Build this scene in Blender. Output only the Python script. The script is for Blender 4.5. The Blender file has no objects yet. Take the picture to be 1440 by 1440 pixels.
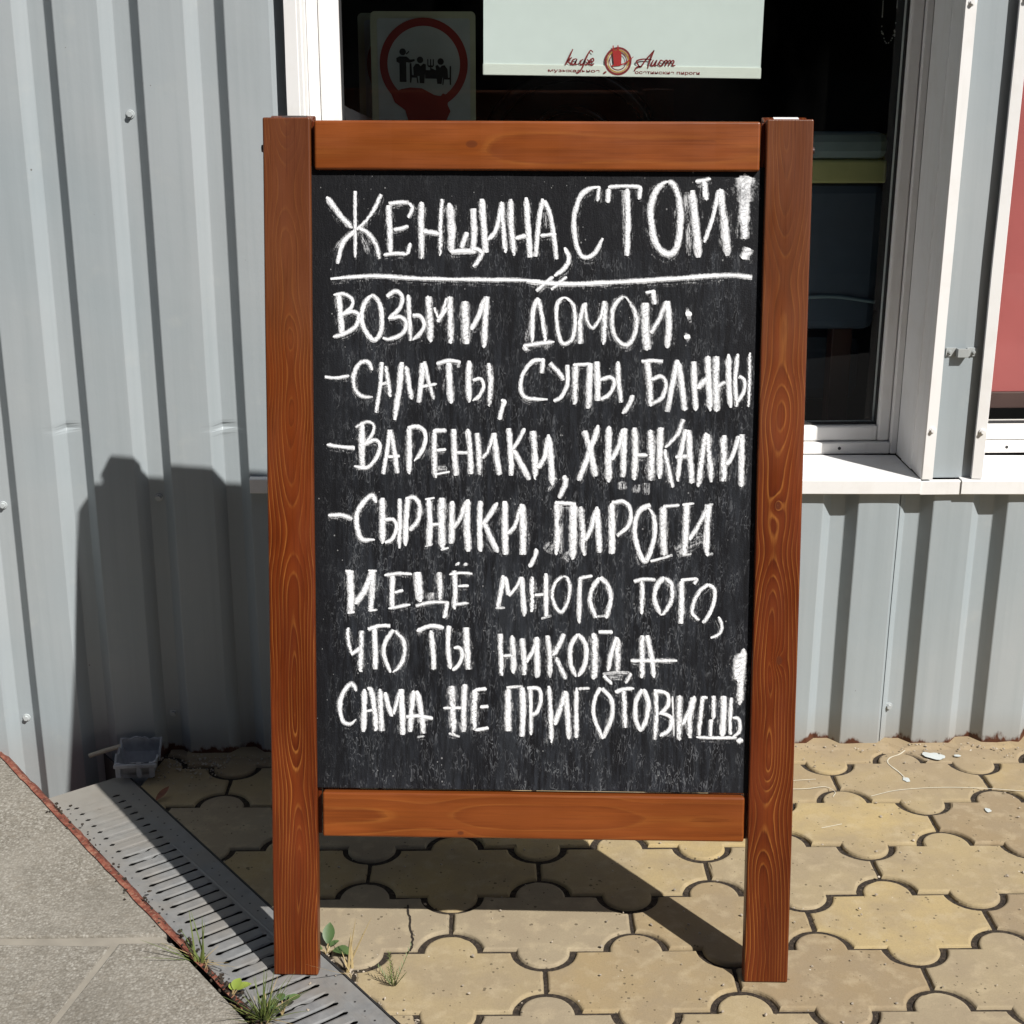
import bpy, bmesh, math, random
from mathutils import Vector, Matrix, noise as mnoise
random.seed(7)
SC = bpy.context.scene
COL = SC.collection

# ---------------------------------------------------------------- camera
CAM_H = 1.240
def cam_axes(p, y, r):
    f = Vector((math.sin(y)*math.cos(p), math.cos(y)*math.cos(p), -math.sin(p)))
    rt = Vector((math.cos(y), -math.sin(y), 0))
    up = rt.cross(f)
    c, s = math.cos(r), math.sin(r)
    return rt*c + up*s, up*c - rt*s, f
rt, up, fw = cam_axes(0.310278, 0.037753, 0.002453)
cd = bpy.data.cameras.new('camera')
cam = bpy.data.objects.new('camera', cd); COL.objects.link(cam)
cd.sensor_width = 36; cd.sensor_fit = 'HORIZONTAL'; cd.lens = 2056.635/1440*36
cd.clip_start = 0.05; cd.clip_end = 500
cam.matrix_world = Matrix(((rt.x, up.x, -fw.x, 0), (rt.y, up.y, -fw.y, 0), (rt.z, up.z, -fw.z, CAM_H), (0, 0, 0, 1)))
SC.camera = cam

# ---------------------------------------------------------------- light
AZ, EL = math.radians(41.0), math.radians(47.4)
S = Vector((math.sin(AZ)*math.cos(EL), -math.cos(AZ)*math.cos(EL), math.sin(EL)))
sl = bpy.data.lights.new('sun', 'SUN'); sl.energy = 5.0; sl.angle = math.radians(0.55); sl.color = (1.0, 0.965, 0.91)
so = bpy.data.objects.new('sun', sl); COL.objects.link(so); so.location = S*20
so.rotation_euler = S.to_track_quat('Z', 'Y').to_euler()
w = bpy.data.worlds.new('World'); SC.world = w; w.use_nodes = True
wn = w.node_tree; bg = wn.nodes['Background']
sk = wn.nodes.new('ShaderNodeTexSky'); sk.sky_type = 'NISHITA'; sk.sun_disc = False
sk.sun_elevation = EL; sk.sun_rotation = math.pi - AZ
wn.links.new(sk.outputs[0], bg.inputs[0]); bg.inputs[1].default_value = 0.05
SC.view_settings.view_transform = 'Standard'; SC.view_settings.look = 'None'
SC.view_settings.gamma = 1.0; SC.view_settings.exposure = 0.34
SC.cycles.transparent_max_bounces = 24
SC.cycles.max_bounces = 8

# ---------------------------------------------------------------- node helpers
class NT:
    def __init__(s, name):
        s.m = bpy.data.materials.new(name); s.m.use_nodes = True
        s.t = s.m.node_tree; s.b = s.t.nodes['Principled BSDF']; s.out = s.t.nodes['Material Output']
    def put(s, sock, v):
        if isinstance(v, bpy.types.NodeSocket): s.t.links.new(v, sock)
        else:
            if sock.type in ('RGBA',) and not hasattr(v, '__len__'): v = (v, v, v, 1)
            if sock.type == 'RGBA' and len(v) == 3: v = (*v, 1)
            sock.default_value = v
    def n(s, typ, out=0, props=None, **kw):
        nd = s.t.nodes.new('ShaderNode'+typ)
        for k, v in (props or {}).items(): setattr(nd, k, v)
        for k, v in kw.items():
            k = k.replace('_', ' ')
            s.put(nd.inputs[k], v)
        return nd.outputs[out]
    def math(s, op, a, b=0.0, c=0.0, clamp=False):
        nd = s.t.nodes.new('ShaderNodeMath'); nd.operation = op; nd.use_clamp = clamp
        for i, v in enumerate((a, b, c)): s.put(nd.inputs[i], v)
        return nd.outputs[0]
    def ramp(s, fac, stops, interp='LINEAR'):
        nd = s.t.nodes.new('ShaderNodeValToRGB'); nd.color_ramp.interpolation = interp
        el = nd.color_ramp.elements
        while len(el) < len(stops): el.new(0.5)
        for e, (p, c) in zip(el, stops):
            e.position = p
            e.color = (c, c, c, 1) if not hasattr(c, '__len__') else (*c, 1)
        s.put(nd.inputs[0], fac); return nd.outputs[0]
    def mix(s, fac, a, b, blend='MIX'):
        nd = s.t.nodes.new('ShaderNodeMix'); nd.data_type = 'RGBA'; nd.blend_type = blend
        s.put(nd.inputs[0], fac); s.put(nd.inputs[6], a); s.put(nd.inputs[7], b); return nd.outputs[2]
    def vec(s, v, scale=(1, 1, 1), loc=(0, 0, 0), rot=(0, 0, 0)):
        nd = s.t.nodes.new('ShaderNodeMapping'); s.put(nd.inputs[0], v)
        nd.inputs[1].default_value = loc; nd.inputs[2].default_value = rot; nd.inputs[3].default_value = scale
        return nd.outputs[0]
    def noise(s, v, scale, detail=3, rough=0.55, dist=0.0):
        return s.n('TexNoise', Vector=v, Scale=scale, Detail=detail, Roughness=rough, Distortion=dist)
    def bump(s, h, strength=0.3, dist=0.002, normal=None):
        kw = dict(Height=h, Strength=strength, Distance=dist)
        if normal is not None: kw['Normal'] = normal
        return s.n('Bump', **kw)
    def obj(s): return s.n('TexCoord', out='Object')
    def geo(s): return s.n('NewGeometry', out='Position')
    def uv(s): return s.n('TexCoord', out='UV')
    def sep(s, v):
        nd = s.t.nodes.new('ShaderNodeSeparateXYZ'); s.put(nd.inputs[0], v); return nd.outputs
    def comb(s, x, y, z):
        nd = s.t.nodes.new('ShaderNodeCombineXYZ')
        for i, v in enumerate((x, y, z)): s.put(nd.inputs[i], v)
        return nd.outputs[0]
    def set(s, **kw):
        for k, v in kw.items(): s.put(s.b.inputs[k.replace('_', ' ')], v)
        return s.m

def plain(name, col, rough=0.5, metal=0.0, var=0.12, scale=30, bump=0.1):
    k = NT(name); p = k.geo()
    n = k.noise(p, scale, 4)
    n2 = k.noise(p, scale*0.13, 2)
    f = k.math('ADD', k.math('MULTIPLY', n, 0.6), k.math('MULTIPLY', n2, 0.4))
    c = k.ramp(f, [(0.3, tuple(x*(1-var) for x in col)), (0.7, tuple(min(1, x*(1+var)) for x in col))])
    return k.set(Base_Color=c, Roughness=rough, Metallic=metal, Normal=k.bump(n, bump, 0.001))

# ---------------------------------------------------------------- materials
def m_sheet():
    k = NT('painted_sheet_metal'); p = k.geo()
    big = k.noise(p, 2.2, 3, 0.6); mid = k.noise(p, 14, 4, 0.6); fine = k.noise(p, 260, 2)
    st = k.noise(k.vec(p, (60, 60, 2.0)), 1.0, 3, 0.6)
    c = k.mix(k.ramp(big, [(0.35, 0), (0.65, 1)]), (0.312, 0.356, 0.380), (0.352, 0.382, 0.398))
    c = k.mix(k.math('MULTIPLY', k.ramp(st, [(0.45, 0), (0.75, 1)]), 0.30), c, (0.245, 0.284, 0.300))
    c = k.mix(k.math('MULTIPLY', k.ramp(mid, [(0.6, 0), (0.72, 1)]), 0.25), c, (0.42, 0.44, 0.43))
    # chips and specks
    vo = k.n('TexVoronoi', Vector=p, Scale=26.0, Randomness=1.0)
    sp = k.math('LESS_THAN', vo, k.math('MULTIPLY', k.ramp(k.noise(p, 7, 2), [(0.5, 0), (0.8, 1)]), 0.075))
    c = k.mix(k.math('MULTIPLY', sp, 0.8), c, (0.10, 0.085, 0.075))
    # rust and splash dirt along the bottom edge
    z = k.sep(p)[2]
    edge = k.math('ADD', z, k.math('MULTIPLY', k.math('ADD', k.math('MULTIPLY', k.math('SUBTRACT', k.noise(p, 30, 4, 0.7), 0.5), 0.060), k.math('MULTIPLY', k.math('SUBTRACT', k.noise(k.vec(p, (9, 9, 3)), 1.0, 2), 0.5), 0.10))))
    rust_edge = k.math('ADD', k.math('ADD', z, 0.001), k.math('MULTIPLY', k.math('SUBTRACT', k.noise(k.vec(p, (24, 24, 14)), 1.0, 4, 0.65), 0.5), 0.07))
    rust = k.ramp(rust_edge, [(0.0, 1.0), (0.009, 1.0), (0.013, 0.0)])
    dirt = k.ramp(edge, [(0.0, 0.55), (0.07, 0.0)])
    xs = k.sep(p)[0]
    pave = k.ramp(k.math('ADD', xs, 0.9), [(0.28, 0.0), (0.36, 1.0)])
    rust = k.math('MULTIPLY', rust, pave)
    dirt = k.math('MULTIPLY', dirt, k.math('MULTIPLY_ADD', pave, 0.6, 0.4))
    c = k.mix(dirt, c, (0.27, 0.235, 0.19))
    c = k.mix(rust, c, k.mix(k.noise(p, 90, 3), (0.025, 0.007, 0.004), (0.12, 0.036, 0.016)))
    h = k.math('ADD', k.math('MULTIPLY', big, 2.0), k.math('MULTIPLY', k.noise(p, 60, 3), 0.12))
    return k.set(Base_Color=c, Roughness=0.5, Normal=k.bump(k.math('ADD', h, k.math('MULTIPLY', fine, 0.04)), 0.35, 0.004))

def m_wood(name, u0, d0, amp, freq, seed, rings=130, light=(0.31, 0.112, 0.022), dark=(0.046, 0.0064, 0.0010), mid=(0.096, 0.0168, 0.0020), lines=1.0, knots=(), fade=0.0):
    k = NT(name); uv = k.uv(); u, v, _ = k.sep(uv)
    kn = 0.0
    for (ku, kv, kr) in knots:
        d = k.math('SQRT', k.math('ADD', k.math('POWER', k.math('SUBTRACT', u, ku), 2), k.math('POWER', k.math('MULTIPLY', k.math('SUBTRACT', v, kv), 0.62), 2)))
        b = k.math('POWER', 2.718, k.math('MULTIPLY', k.math('DIVIDE', d, kr*1.6), -1.0))
        kn = b if kn == 0.0 else k.math('ADD', kn, b)
    wob = k.noise(k.comb(k.math('MULTIPLY', u, 9), k.math('MULTIPLY', v, 3.0), seed), 1.0, 2)
    uu = k.math('ADD', k.math('SUBTRACT', u, u0), k.math('MULTIPLY', k.math('SUBTRACT', wob, 0.5), 0.030))
    dn = k.noise(k.comb(seed*1.7, k.math('MULTIPLY', v, freq), 3.1), 1.0, 1)
    D = k.math('ADD', d0, k.math('MULTIPLY', k.math('SUBTRACT', dn, 0.5), amp))
    r = k.math('SQRT', k.math('ADD', k.math('POWER', uu, 2), k.math('POWER', D, 2)))
    if kn != 0.0: r = k.math('ADD', r, k.math('MULTIPLY', kn, 0.012))
    fib = k.noise(k.comb(k.math('MULTIPLY', u, 420), k.math('MULTIPLY', v, 7), seed), 1.0, 3)
    fib2 = k.noise(k.comb(k.math('MULTIPLY', u, 900), k.math('MULTIPLY', v, 16), seed+4), 1.0, 2)
    ph = k.math('ADD', k.math('MULTIPLY', r, rings), k.math('MULTIPLY', fib, 0.16))
    fr = k.math('FRACT', ph)
    line = k.ramp(fr, [(0.0, 0.9), (0.08, 0.7), (0.18, 0.10), (0.6, 0.0), (0.90, 0.0), (1.0, 0.85)])
    brk = k.ramp(k.noise(k.comb(k.math('MULTIPLY', u, 70), k.math('MULTIPLY', v, 5), seed+9), 1.0, 3), [(0.36, 0.1), (0.62, 1.0)])
    line = k.math('MULTIPLY', k.math('MULTIPLY', line, brk), lines)
    if fade: line = k.math('MULTIPLY', line, k.ramp(k.math('ADD', v, k.math('MULTIPLY', wob, 0.2)), [(fade, 1.0), (min(1, fade+0.16), 0.55)]))
    body = k.ramp(fr, [(0.0, mid), (0.45, mid), (0.95, dark)])
    body = k.mix(k.math('MULTIPLY', k.ramp(fib, [(0.35, 0), (0.7, 1)]), 0.45), body, tuple(x*1.5 for x in mid))
    blot = k.noise(k.comb(k.math('MULTIPLY', u, 22), k.math('MULTIPLY', v, 4.5), seed+2), 1.0, 3)
    body = k.mix(k.math('MULTIPLY', k.ramp(blot, [(0.38, 0), (0.68, 1)]), 0.55), body, tuple(x*1.65 for x in mid))
    c = k.mix(line, body, light)
    if fade: c = k.mix(k.ramp(k.math('ADD', v, k.math('MULTIPLY', k.math('SUBTRACT', blot, 0.5), 0.35)), [(max(0, fade-0.22), 0.0), (min(1, fade+0.1), 0.55)]), c, (0.150, 0.056, 0.020))
    c = k.mix(k.math('MULTIPLY', k.ramp(fib2, [(0.56, 0), (0.74, 1)]), 0.55), c, dark)
    if kn != 0.0: c = k.mix(k.ramp(kn, [(0.52, 0), (0.62, 0.75)]), c, (0.085, 0.022, 0.008))
    lng = k.noise(k.comb(k.math('MULTIPLY', u, 9), k.math('MULTIPLY', v, 2.4), seed+12), 1.0, 4, 0.6)
    c = k.mix(k.math('MULTIPLY', k.ramp(lng, [(0.40, 0.0), (0.70, 1.0)]), 0.45), c, dark)
    c = k.mix(k.math('MULTIPLY', k.ramp(lng, [(0.28, 1.0), (0.46, 0.0)]), 0.30), c, tuple(min(1, x*2.1) for x in mid))
    # worn pale nicks and rubbed arrises
    p = k.geo()
    vo = k.n('TexVoronoi', Vector=k.comb(k.math('MULTIPLY', u, 1.6), v, seed), Scale=22.0)
    nick = k.math('LESS_THAN', vo, k.math('MULTIPLY', k.ramp(k.noise(p, 16, 2), [(0.46, 0), (0.72, 1)]), 0.06))
    c = k.mix(k.math('MULTIPLY', nick, 0.7), c, (0.5, 0.27, 0.12))
    return k.set(Base_Color=c, Roughness=k.ramp(blot, [(0.3, 0.30), (0.7, 0.48)]), Specular_IOR_Level=0.36,
                 Normal=k.bump(k.math('ADD', k.math('MULTIPLY', fib, 0.8), k.math('MULTIPLY', line, 0.8)), 0.22, 0.0006))

def m_board():
    k = NT('chalkboard_paint'); p = k.obj(); x, y, z = k.sep(p)
    st = k.noise(k.vec(p, (150, 1, 17)), 1.0, 4, 0.62)
    st2 = k.noise(k.vec(p, (300, 1, 60)), 1.0, 4, 0.7, 0.6)
    cl = k.noise(k.vec(p, (9, 1, 5)), 1.0, 4, 0.6)
    haze = k.ramp(k.noise(k.vec(p, (26, 1, 3.2)), 1.0, 4, 0.6), [(0.46, 0), (0.74, 1)])
    low = k.ramp(z, [(0.20, 1.0), (0.45, 0.85), (0.85, 0.62), (1.02, 0.5), (1.09, 0.12)])
    side = k.ramp(x, [(0.062, 0.06), (0.115, 1.0), (0.60, 1.0), (0.65, 0.55)])
    wear = k.math('MULTIPLY', k.math('MULTIPLY', low, side), k.ramp(cl, [(0.28, 0.35), (0.7, 1.0)]))
    dust = k.math('MULTIPLY', k.ramp(st, [(0.44, 0), (0.76, 1)]), wear)
    worm = k.math('MULTIPLY', k.ramp(st2, [(0.60, 0), (0.66, 1.0), (0.73, 0.55)]), wear)
    # spidery scratches where one streak noise crosses its own level
    w2 = k.math('ABSOLUTE', k.math('SUBTRACT', k.noise(k.vec(p, (230, 1, 60)), 1.0, 2, 0.5, 0.7), 0.52))
    crack = k.math('MULTIPLY', k.math('MULTIPLY', k.ramp(w2, [(0.0, 1), (0.034, 0)]), wear), k.ramp(k.noise(k.vec(p, (48, 1, 26)), 1, 2), [(0.44, 0), (0.60, 1)]))
    c = k.mix(k.math('MULTIPLY', dust, 0.85), (0.0050, 0.0052, 0.0068), (0.040, 0.046, 0.058))
    c = k.mix(k.math('MULTIPLY', k.math('MULTIPLY', haze, wear), 0.45), c, (0.060, 0.068, 0.080))
    c = k.mix(k.math('MULTIPLY', worm, 0.35), c, (0.10, 0.11, 0.125))
    c = k.mix(k.math('MULTIPLY', crack, 0.80), c, (0.22, 0.23, 0.245))
    dk = k.ramp(k.noise(k.vec(p, (260, 1, 110)), 1.0, 3, 0.6), [(0.60, 0), (0.68, 1)])
    c = k.mix(k.math('MULTIPLY', dk, 0.7), c, (0.004, 0.004, 0.005))
    vo = k.n('TexVoronoi', Vector=k.vec(p, (1, 1, 0.8)), Scale=130.0)
    sp = k.math('LESS_THAN', vo, k.math('MULTIPLY', k.ramp(k.noise(p, 60, 2), [(0.48, 0), (0.8, 1)]), 0.20))
    c = k.mix(k.math('MULTIPLY', sp, 0.5), c, (0.36, 0.36, 0.36))
    h = k.math('ADD', st2, k.math('MULTIPLY', k.noise(p, 500, 2), 0.6))
    return k.set(Base_Color=c, Roughness=0.6, Specular_IOR_Level=0.2, Normal=k.bump(h, 0.6, 0.0009))

def m_chalk():
    k = NT('white_chalk'); uv = k.uv(); u, v, _ = k.sep(uv); p = k.obj()
    at = k.t.nodes.new('ShaderNodeAttribute'); at.attribute_name = 'dens'; dens = at.outputs['Fac']
    av = k.math('ABSOLUTE', v)
    su = k.noise(k.comb(k.math('MULTIPLY', u, 70), k.math('MULTIPLY', v, 2.6), 0.0), 1.0, 4, 0.65)
    ragged = k.math('MULTIPLY', k.math('SUBTRACT', k.math('ADD', k.math('MULTIPLY', k.noise(k.vec(p, (420, 1, 170)), 1.0, 3, 0.7), 0.5), k.math('MULTIPLY', k.noise(k.comb(k.math('MULTIPLY', u, 160), 0.0, v), 1.0, 3, 0.7), 0.5)), 0.5), 1.5)
    prof = k.ramp(k.math('ADD', av, ragged), [(0.0, 1.0), (0.42, 1.0), (0.98, 0.0)])
    grain = k.noise(k.vec(p, (620, 1, 300)), 1.0, 3, 0.65)
    streak = k.noise(k.vec(p, (420, 1, 34)), 1.0, 3, 0.6)
    gg = k.math('ADD', k.math('MULTIPLY', su, 0.48), k.math('ADD', k.math('MULTIPLY', grain, 0.32), k.math('MULTIPLY', streak, 0.20)))
    # chalk catches the raised grain first: a high density fills it, a low one leaves holes
    thr = k.math('SUBTRACT', 0.80, k.math('MULTIPLY', dens, 0.51))
    hit = k.n('MapRange', Value=gg, From_Min=k.math('SUBTRACT', thr, 0.07), From_Max=k.math('ADD', thr, 0.09))
    a = k.math('MULTIPLY', k.math('MULTIPLY', prof, hit), k.math('MULTIPLY_ADD', dens, 0.62, 0.42), clamp=True)
    c = k.mix(k.ramp(gg, [(0.35, 0), (0.6, 1)]), (0.70, 0.71, 0.74), (0.92, 0.925, 0.94))
    return k.set(Base_Color=c, Roughness=0.95, Specular_IOR_Level=0.05, Alpha=a, Normal=k.bump(grain, 0.4, 0.0006))

def m_paver():
    k = NT('sand_coloured_concrete_paver'); p = k.geo()
    isl = k.n('NewGeometry', out='Random Per Island')
    tint = k.ramp(isl, [(0.0, (0.255, 0.192, 0.118)), (0.25, (0.395, 0.302, 0.148)), (0.5, (0.285, 0.240, 0.172)), (0.75, (0.350, 0.274, 0.150)), (1.0, (0.45, 0.345, 0.165))])
    cl = k.noise(p, 9, 4, 0.6); c2 = k.noise(p, 34, 4, 0.6); fi = k.noise(p, 420, 3, 0.7)
    c = k.mix(k.math('MULTIPLY', k.ramp(cl, [(0.38, 0), (0.64, 1)]), 0.62), tint, (0.255, 0.205, 0.142))
    c = k.mix(k.math('MULTIPLY', k.ramp(c2, [(0.5, 0), (0.68, 1)]), 0.45), c, (0.43, 0.355, 0.235))
    c = k.mix(k.math('MULTIPLY', k.ramp(fi, [(0.35, 1), (0.55, 0)]), 0.25), c, (0.20, 0.155, 0.09))
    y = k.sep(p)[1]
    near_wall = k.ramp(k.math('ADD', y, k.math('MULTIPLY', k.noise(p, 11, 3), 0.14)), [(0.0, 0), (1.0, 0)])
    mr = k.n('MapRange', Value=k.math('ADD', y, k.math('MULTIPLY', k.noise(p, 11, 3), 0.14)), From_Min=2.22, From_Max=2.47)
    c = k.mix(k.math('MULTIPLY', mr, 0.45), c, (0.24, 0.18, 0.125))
    vo = k.n('TexVoronoi', Vector=p, Scale=95.0)
    pit = k.math('LESS_THAN', vo, k.math('MULTIPLY', k.ramp(k.noise(p, 33, 2), [(0.42, 0), (0.75, 1)]), 0.30))
    c = k.mix(k.math('MULTIPLY', pit, 0.75), c, (0.085, 0.066, 0.042))
    v2 = k.n('TexVoronoi', Vector=k.vec(p, (1, 1, 1), (3.1, 1.7, 0)), Scale=48.0)
    fleck = k.math('LESS_THAN', v2, k.math('MULTIPLY', k.ramp(k.noise(p, 21, 2), [(0.52, 0), (0.8, 1)]), 0.13))
    c = k.mix(k.math('MULTIPLY', fleck, 0.7), c, (0.60, 0.56, 0.48))
    h = k.math('ADD', k.math('MULTIPLY', c2, 0.8), k.math('SUBTRACT', k.math('MULTIPLY', fi, 0.45), pit))
    return k.set(Base_Color=c, Roughness=0.9, Specular_IOR_Level=0.25, Normal=k.bump(h, 0.5, 0.0018))

def m_slab():
    k = NT('weathered_concrete_slab'); p = k.geo()
    fi = k.noise(p, 190, 3, 0.7); cl = k.noise(p, 6, 4, 0.65); md = k.noise(p, 48, 4, 0.6)
    v1 = k.t.nodes.new('ShaderNodeTexVoronoi'); k.put(v1.inputs['Vector'], p); v1.inputs['Scale'].default_value = 230
    v2 = k.t.nodes.new('ShaderNodeTexVoronoi'); k.put(v2.inputs['Vector'], k.vec(p, (1, 1, 1), (1.3, 0.4, 2))); v2.inputs['Scale'].default_value = 430
    rnd1 = k.sep(v1.outputs['Color'])[0]; rnd2 = k.sep(v2.outputs['Color'])[1]
    g_ = k.math('ADD', k.math('MULTIPLY', rnd1, 0.55), k.math('MULTIPLY', rnd2, 0.45))
    c = k.ramp(g_, [(0.10, (0.125, 0.112, 0.092)), (0.45, (0.222, 0.205, 0.176)), (0.72, (0.285, 0.268, 0.235)), (0.95, (0.39, 0.372, 0.335))])
    c = k.mix(k.math('MULTIPLY', k.ramp(v1.outputs['Distance'], [(0.35, 0), (0.75, 1)]), 0.5), c, (0.11, 0.095, 0.072))
    fi = k.math('ADD', k.math('MULTIPLY', k.math('SUBTRACT', 1.0, v1.outputs['Distance']), 0.8), k.math('MULTIPLY', fi, 0.5))
    c = k.mix(k.math('MULTIPLY', k.ramp(cl, [(0.35, 0), (0.68, 1)]), 0.55), c, (0.27, 0.25, 0.215))
    c = k.mix(k.math('MULTIPLY', k.ramp(k.n('NewGeometry', out='Random Per Island'), [(0.4, 0), (0.6, 1)]), 0.30), c, (0.165, 0.155, 0.135))
    c = k.mix(k.math('MULTIPLY', k.ramp(md, [(0.55, 0), (0.75, 1)]), 0.35), c, (0.21, 0.18, 0.14))
    stn = k.noise(k.vec(p, (1, 1, 1), (4, 1, 0)), 3.1, 5, 0.7)
    c = k.mix(k.math('MULTIPLY', k.ramp(stn, [(0.50, 0), (0.66, 1)]), 0.42), c, (0.115, 0.104, 0.086))
    return k.set(Base_Color=c, Roughness=0.92, Specular_IOR_Level=0.25, Normal=k.bump(fi, 0.7, 0.0016))

def m_soil():
    k = NT('joint_soil'); p = k.geo(); n = k.noise(p, 160, 4, 0.7)
    c = k.ramp(n, [(0.36, (0.012, 0.008, 0.005)), (0.58, (0.040, 0.028, 0.018)), (0.78, (0.13, 0.10, 0.07))])
    return k.set(Base_Color=c, Roughness=0.95, Normal=k.bump(n, 1.0, 0.006))

def m_galv():
    k = NT('galvanised_steel'); p = k.geo()
    n = k.noise(p, 55, 4, 0.6); b = k.noise(p, 10, 4, 0.65)
    c = k.ramp(n, [(0.3, (0.170, 0.175, 0.180)), (0.7, (0.235, 0.240, 0.242))])
    c = k.mix(k.math('MULTIPLY', k.ramp(b, [(0.4, 0), (0.62, 1)]), 0.75), c, (0.225, 0.21, 0.19))
    # the buried end is caked with dust
    o = k.sep(k.obj()); dust = k.n('MapRange', Value=k.math('ADD', o[0], k.math('MULTIPLY', b, 0.14)), From_Min=0.30, From_Max=-0.02)
    c = k.mix(k.math('MULTIPLY', dust, 0.75), c, (0.285, 0.262, 0.225))
    sp = k.math('LESS_THAN', k.n('TexVoronoi', Vector=p, Scale=120.0), k.math('MULTIPLY', k.ramp(k.noise(p, 40, 2), [(0.5, 0), (0.8, 1)]), 0.22))
    c = k.mix(k.math('MULTIPLY', sp, 0.7), c, (0.09, 0.075, 0.06))
    return k.set(Base_Color=c, Roughness=k.ramp(n, [(0.3, 0.38), (0.7, 0.6)]), Metallic=0.12, Normal=k.bump(n, 0.25, 0.001))

def m_white(name='white_upvc', tint=(0.80, 0.79, 0.775)):
    k = NT(name); p = k.geo(); b = k.noise(p, 16, 5, 0.65); st = k.noise(k.vec(p, (70, 70, 4)), 1.0, 3)
    c = k.mix(k.math('MULTIPLY', k.ramp(b, [(0.5, 0), (0.78, 1)]), 0.30), tint, (0.60, 0.56, 0.50))
    c = k.mix(k.math('MULTIPLY', k.ramp(st, [(0.56, 0), (0.8, 1)]), 0.25), c, (0.52, 0.49, 0.45))
    return k.set(Base_Color=c, Roughness=0.42, Normal=k.bump(b, 0.08, 0.002))

def m_glass():
    k = NT('window_glass')
    tr = k.t.nodes.new('ShaderNodeBsdfTransparent'); tr.inputs[0].default_value = (0.90, 0.93, 0.915, 1)
    gl = k.t.nodes.new('ShaderNodeBsdfGlossy'); gl.inputs['Roughness'].default_value = 0.0
    gl.inputs[0].default_value = (1, 1, 1, 1)
    back = k.n('NewGeometry', out='Backfacing')
    fr = k.n('Fresnel', IOR=k.math('MULTIPLY_ADD', back, 1/1.5-1.5, 1.5))
    mx = k.t.nodes.new('ShaderNodeMixShader'); k.put(mx.inputs[0], fr)
    k.t.links.new(tr.outputs[0], mx.inputs[1]); k.t.links.new(gl.outputs[0], mx.inputs[2])
    # dusty film
    df = k.t.nodes.new('ShaderNodeBsdfDiffuse'); df.inputs[0].default_value = (0.5, 0.5, 0.48, 1)
    p = k.geo(); st = k.noise(k.vec(p, (5, 1, 3.5)), 1.0, 5, 0.65)
    film = k.math('MULTIPLY', k.ramp(st, [(0.42, 0), (0.8, 1)]), 0.006)
    m2 = k.t.nodes.new('ShaderNodeMixShader'); k.put(m2.inputs[0], film)
    k.t.links.new(mx.outputs[0], m2.inputs[1]); k.t.links.new(df.outputs[0], m2.inputs[2])
    k.t.links.new(m2.outputs[0], k.out.inputs[0]); return k.m

def m_leaf(name, a, b):
    k = NT(name); p = k.geo(); r = k.n('NewGeometry', out='Random Per Island')
    f = k.math('ADD', k.math('MULTIPLY', r, 0.6), k.math('MULTIPLY', k.noise(p, 90, 3), 0.4))
    return k.set(Base_Color=k.mix(f, a, b), Roughness=0.5, Subsurface_Weight=0.0)

def m_redlip():
    k = NT('red_oxide_edge'); p = k.geo(); n = k.noise(p, 46, 5, 0.7); b = k.noise(p, 190, 3)
    c = k.ramp(n, [(0.36, (0.075, 0.020, 0.012)), (0.52, (0.185, 0.048, 0.028)), (0.66, (0.28, 0.125, 0.08))])
    c = k.mix(k.math('MULTIPLY', k.ramp(b, [(0.55, 0), (0.7, 1)]), 0.5), c, (0.30, 0.22, 0.15))
    return k.set(Base_Color=c, Roughness=0.8, Normal=k.bump(n, 0.9, 0.004))

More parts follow.
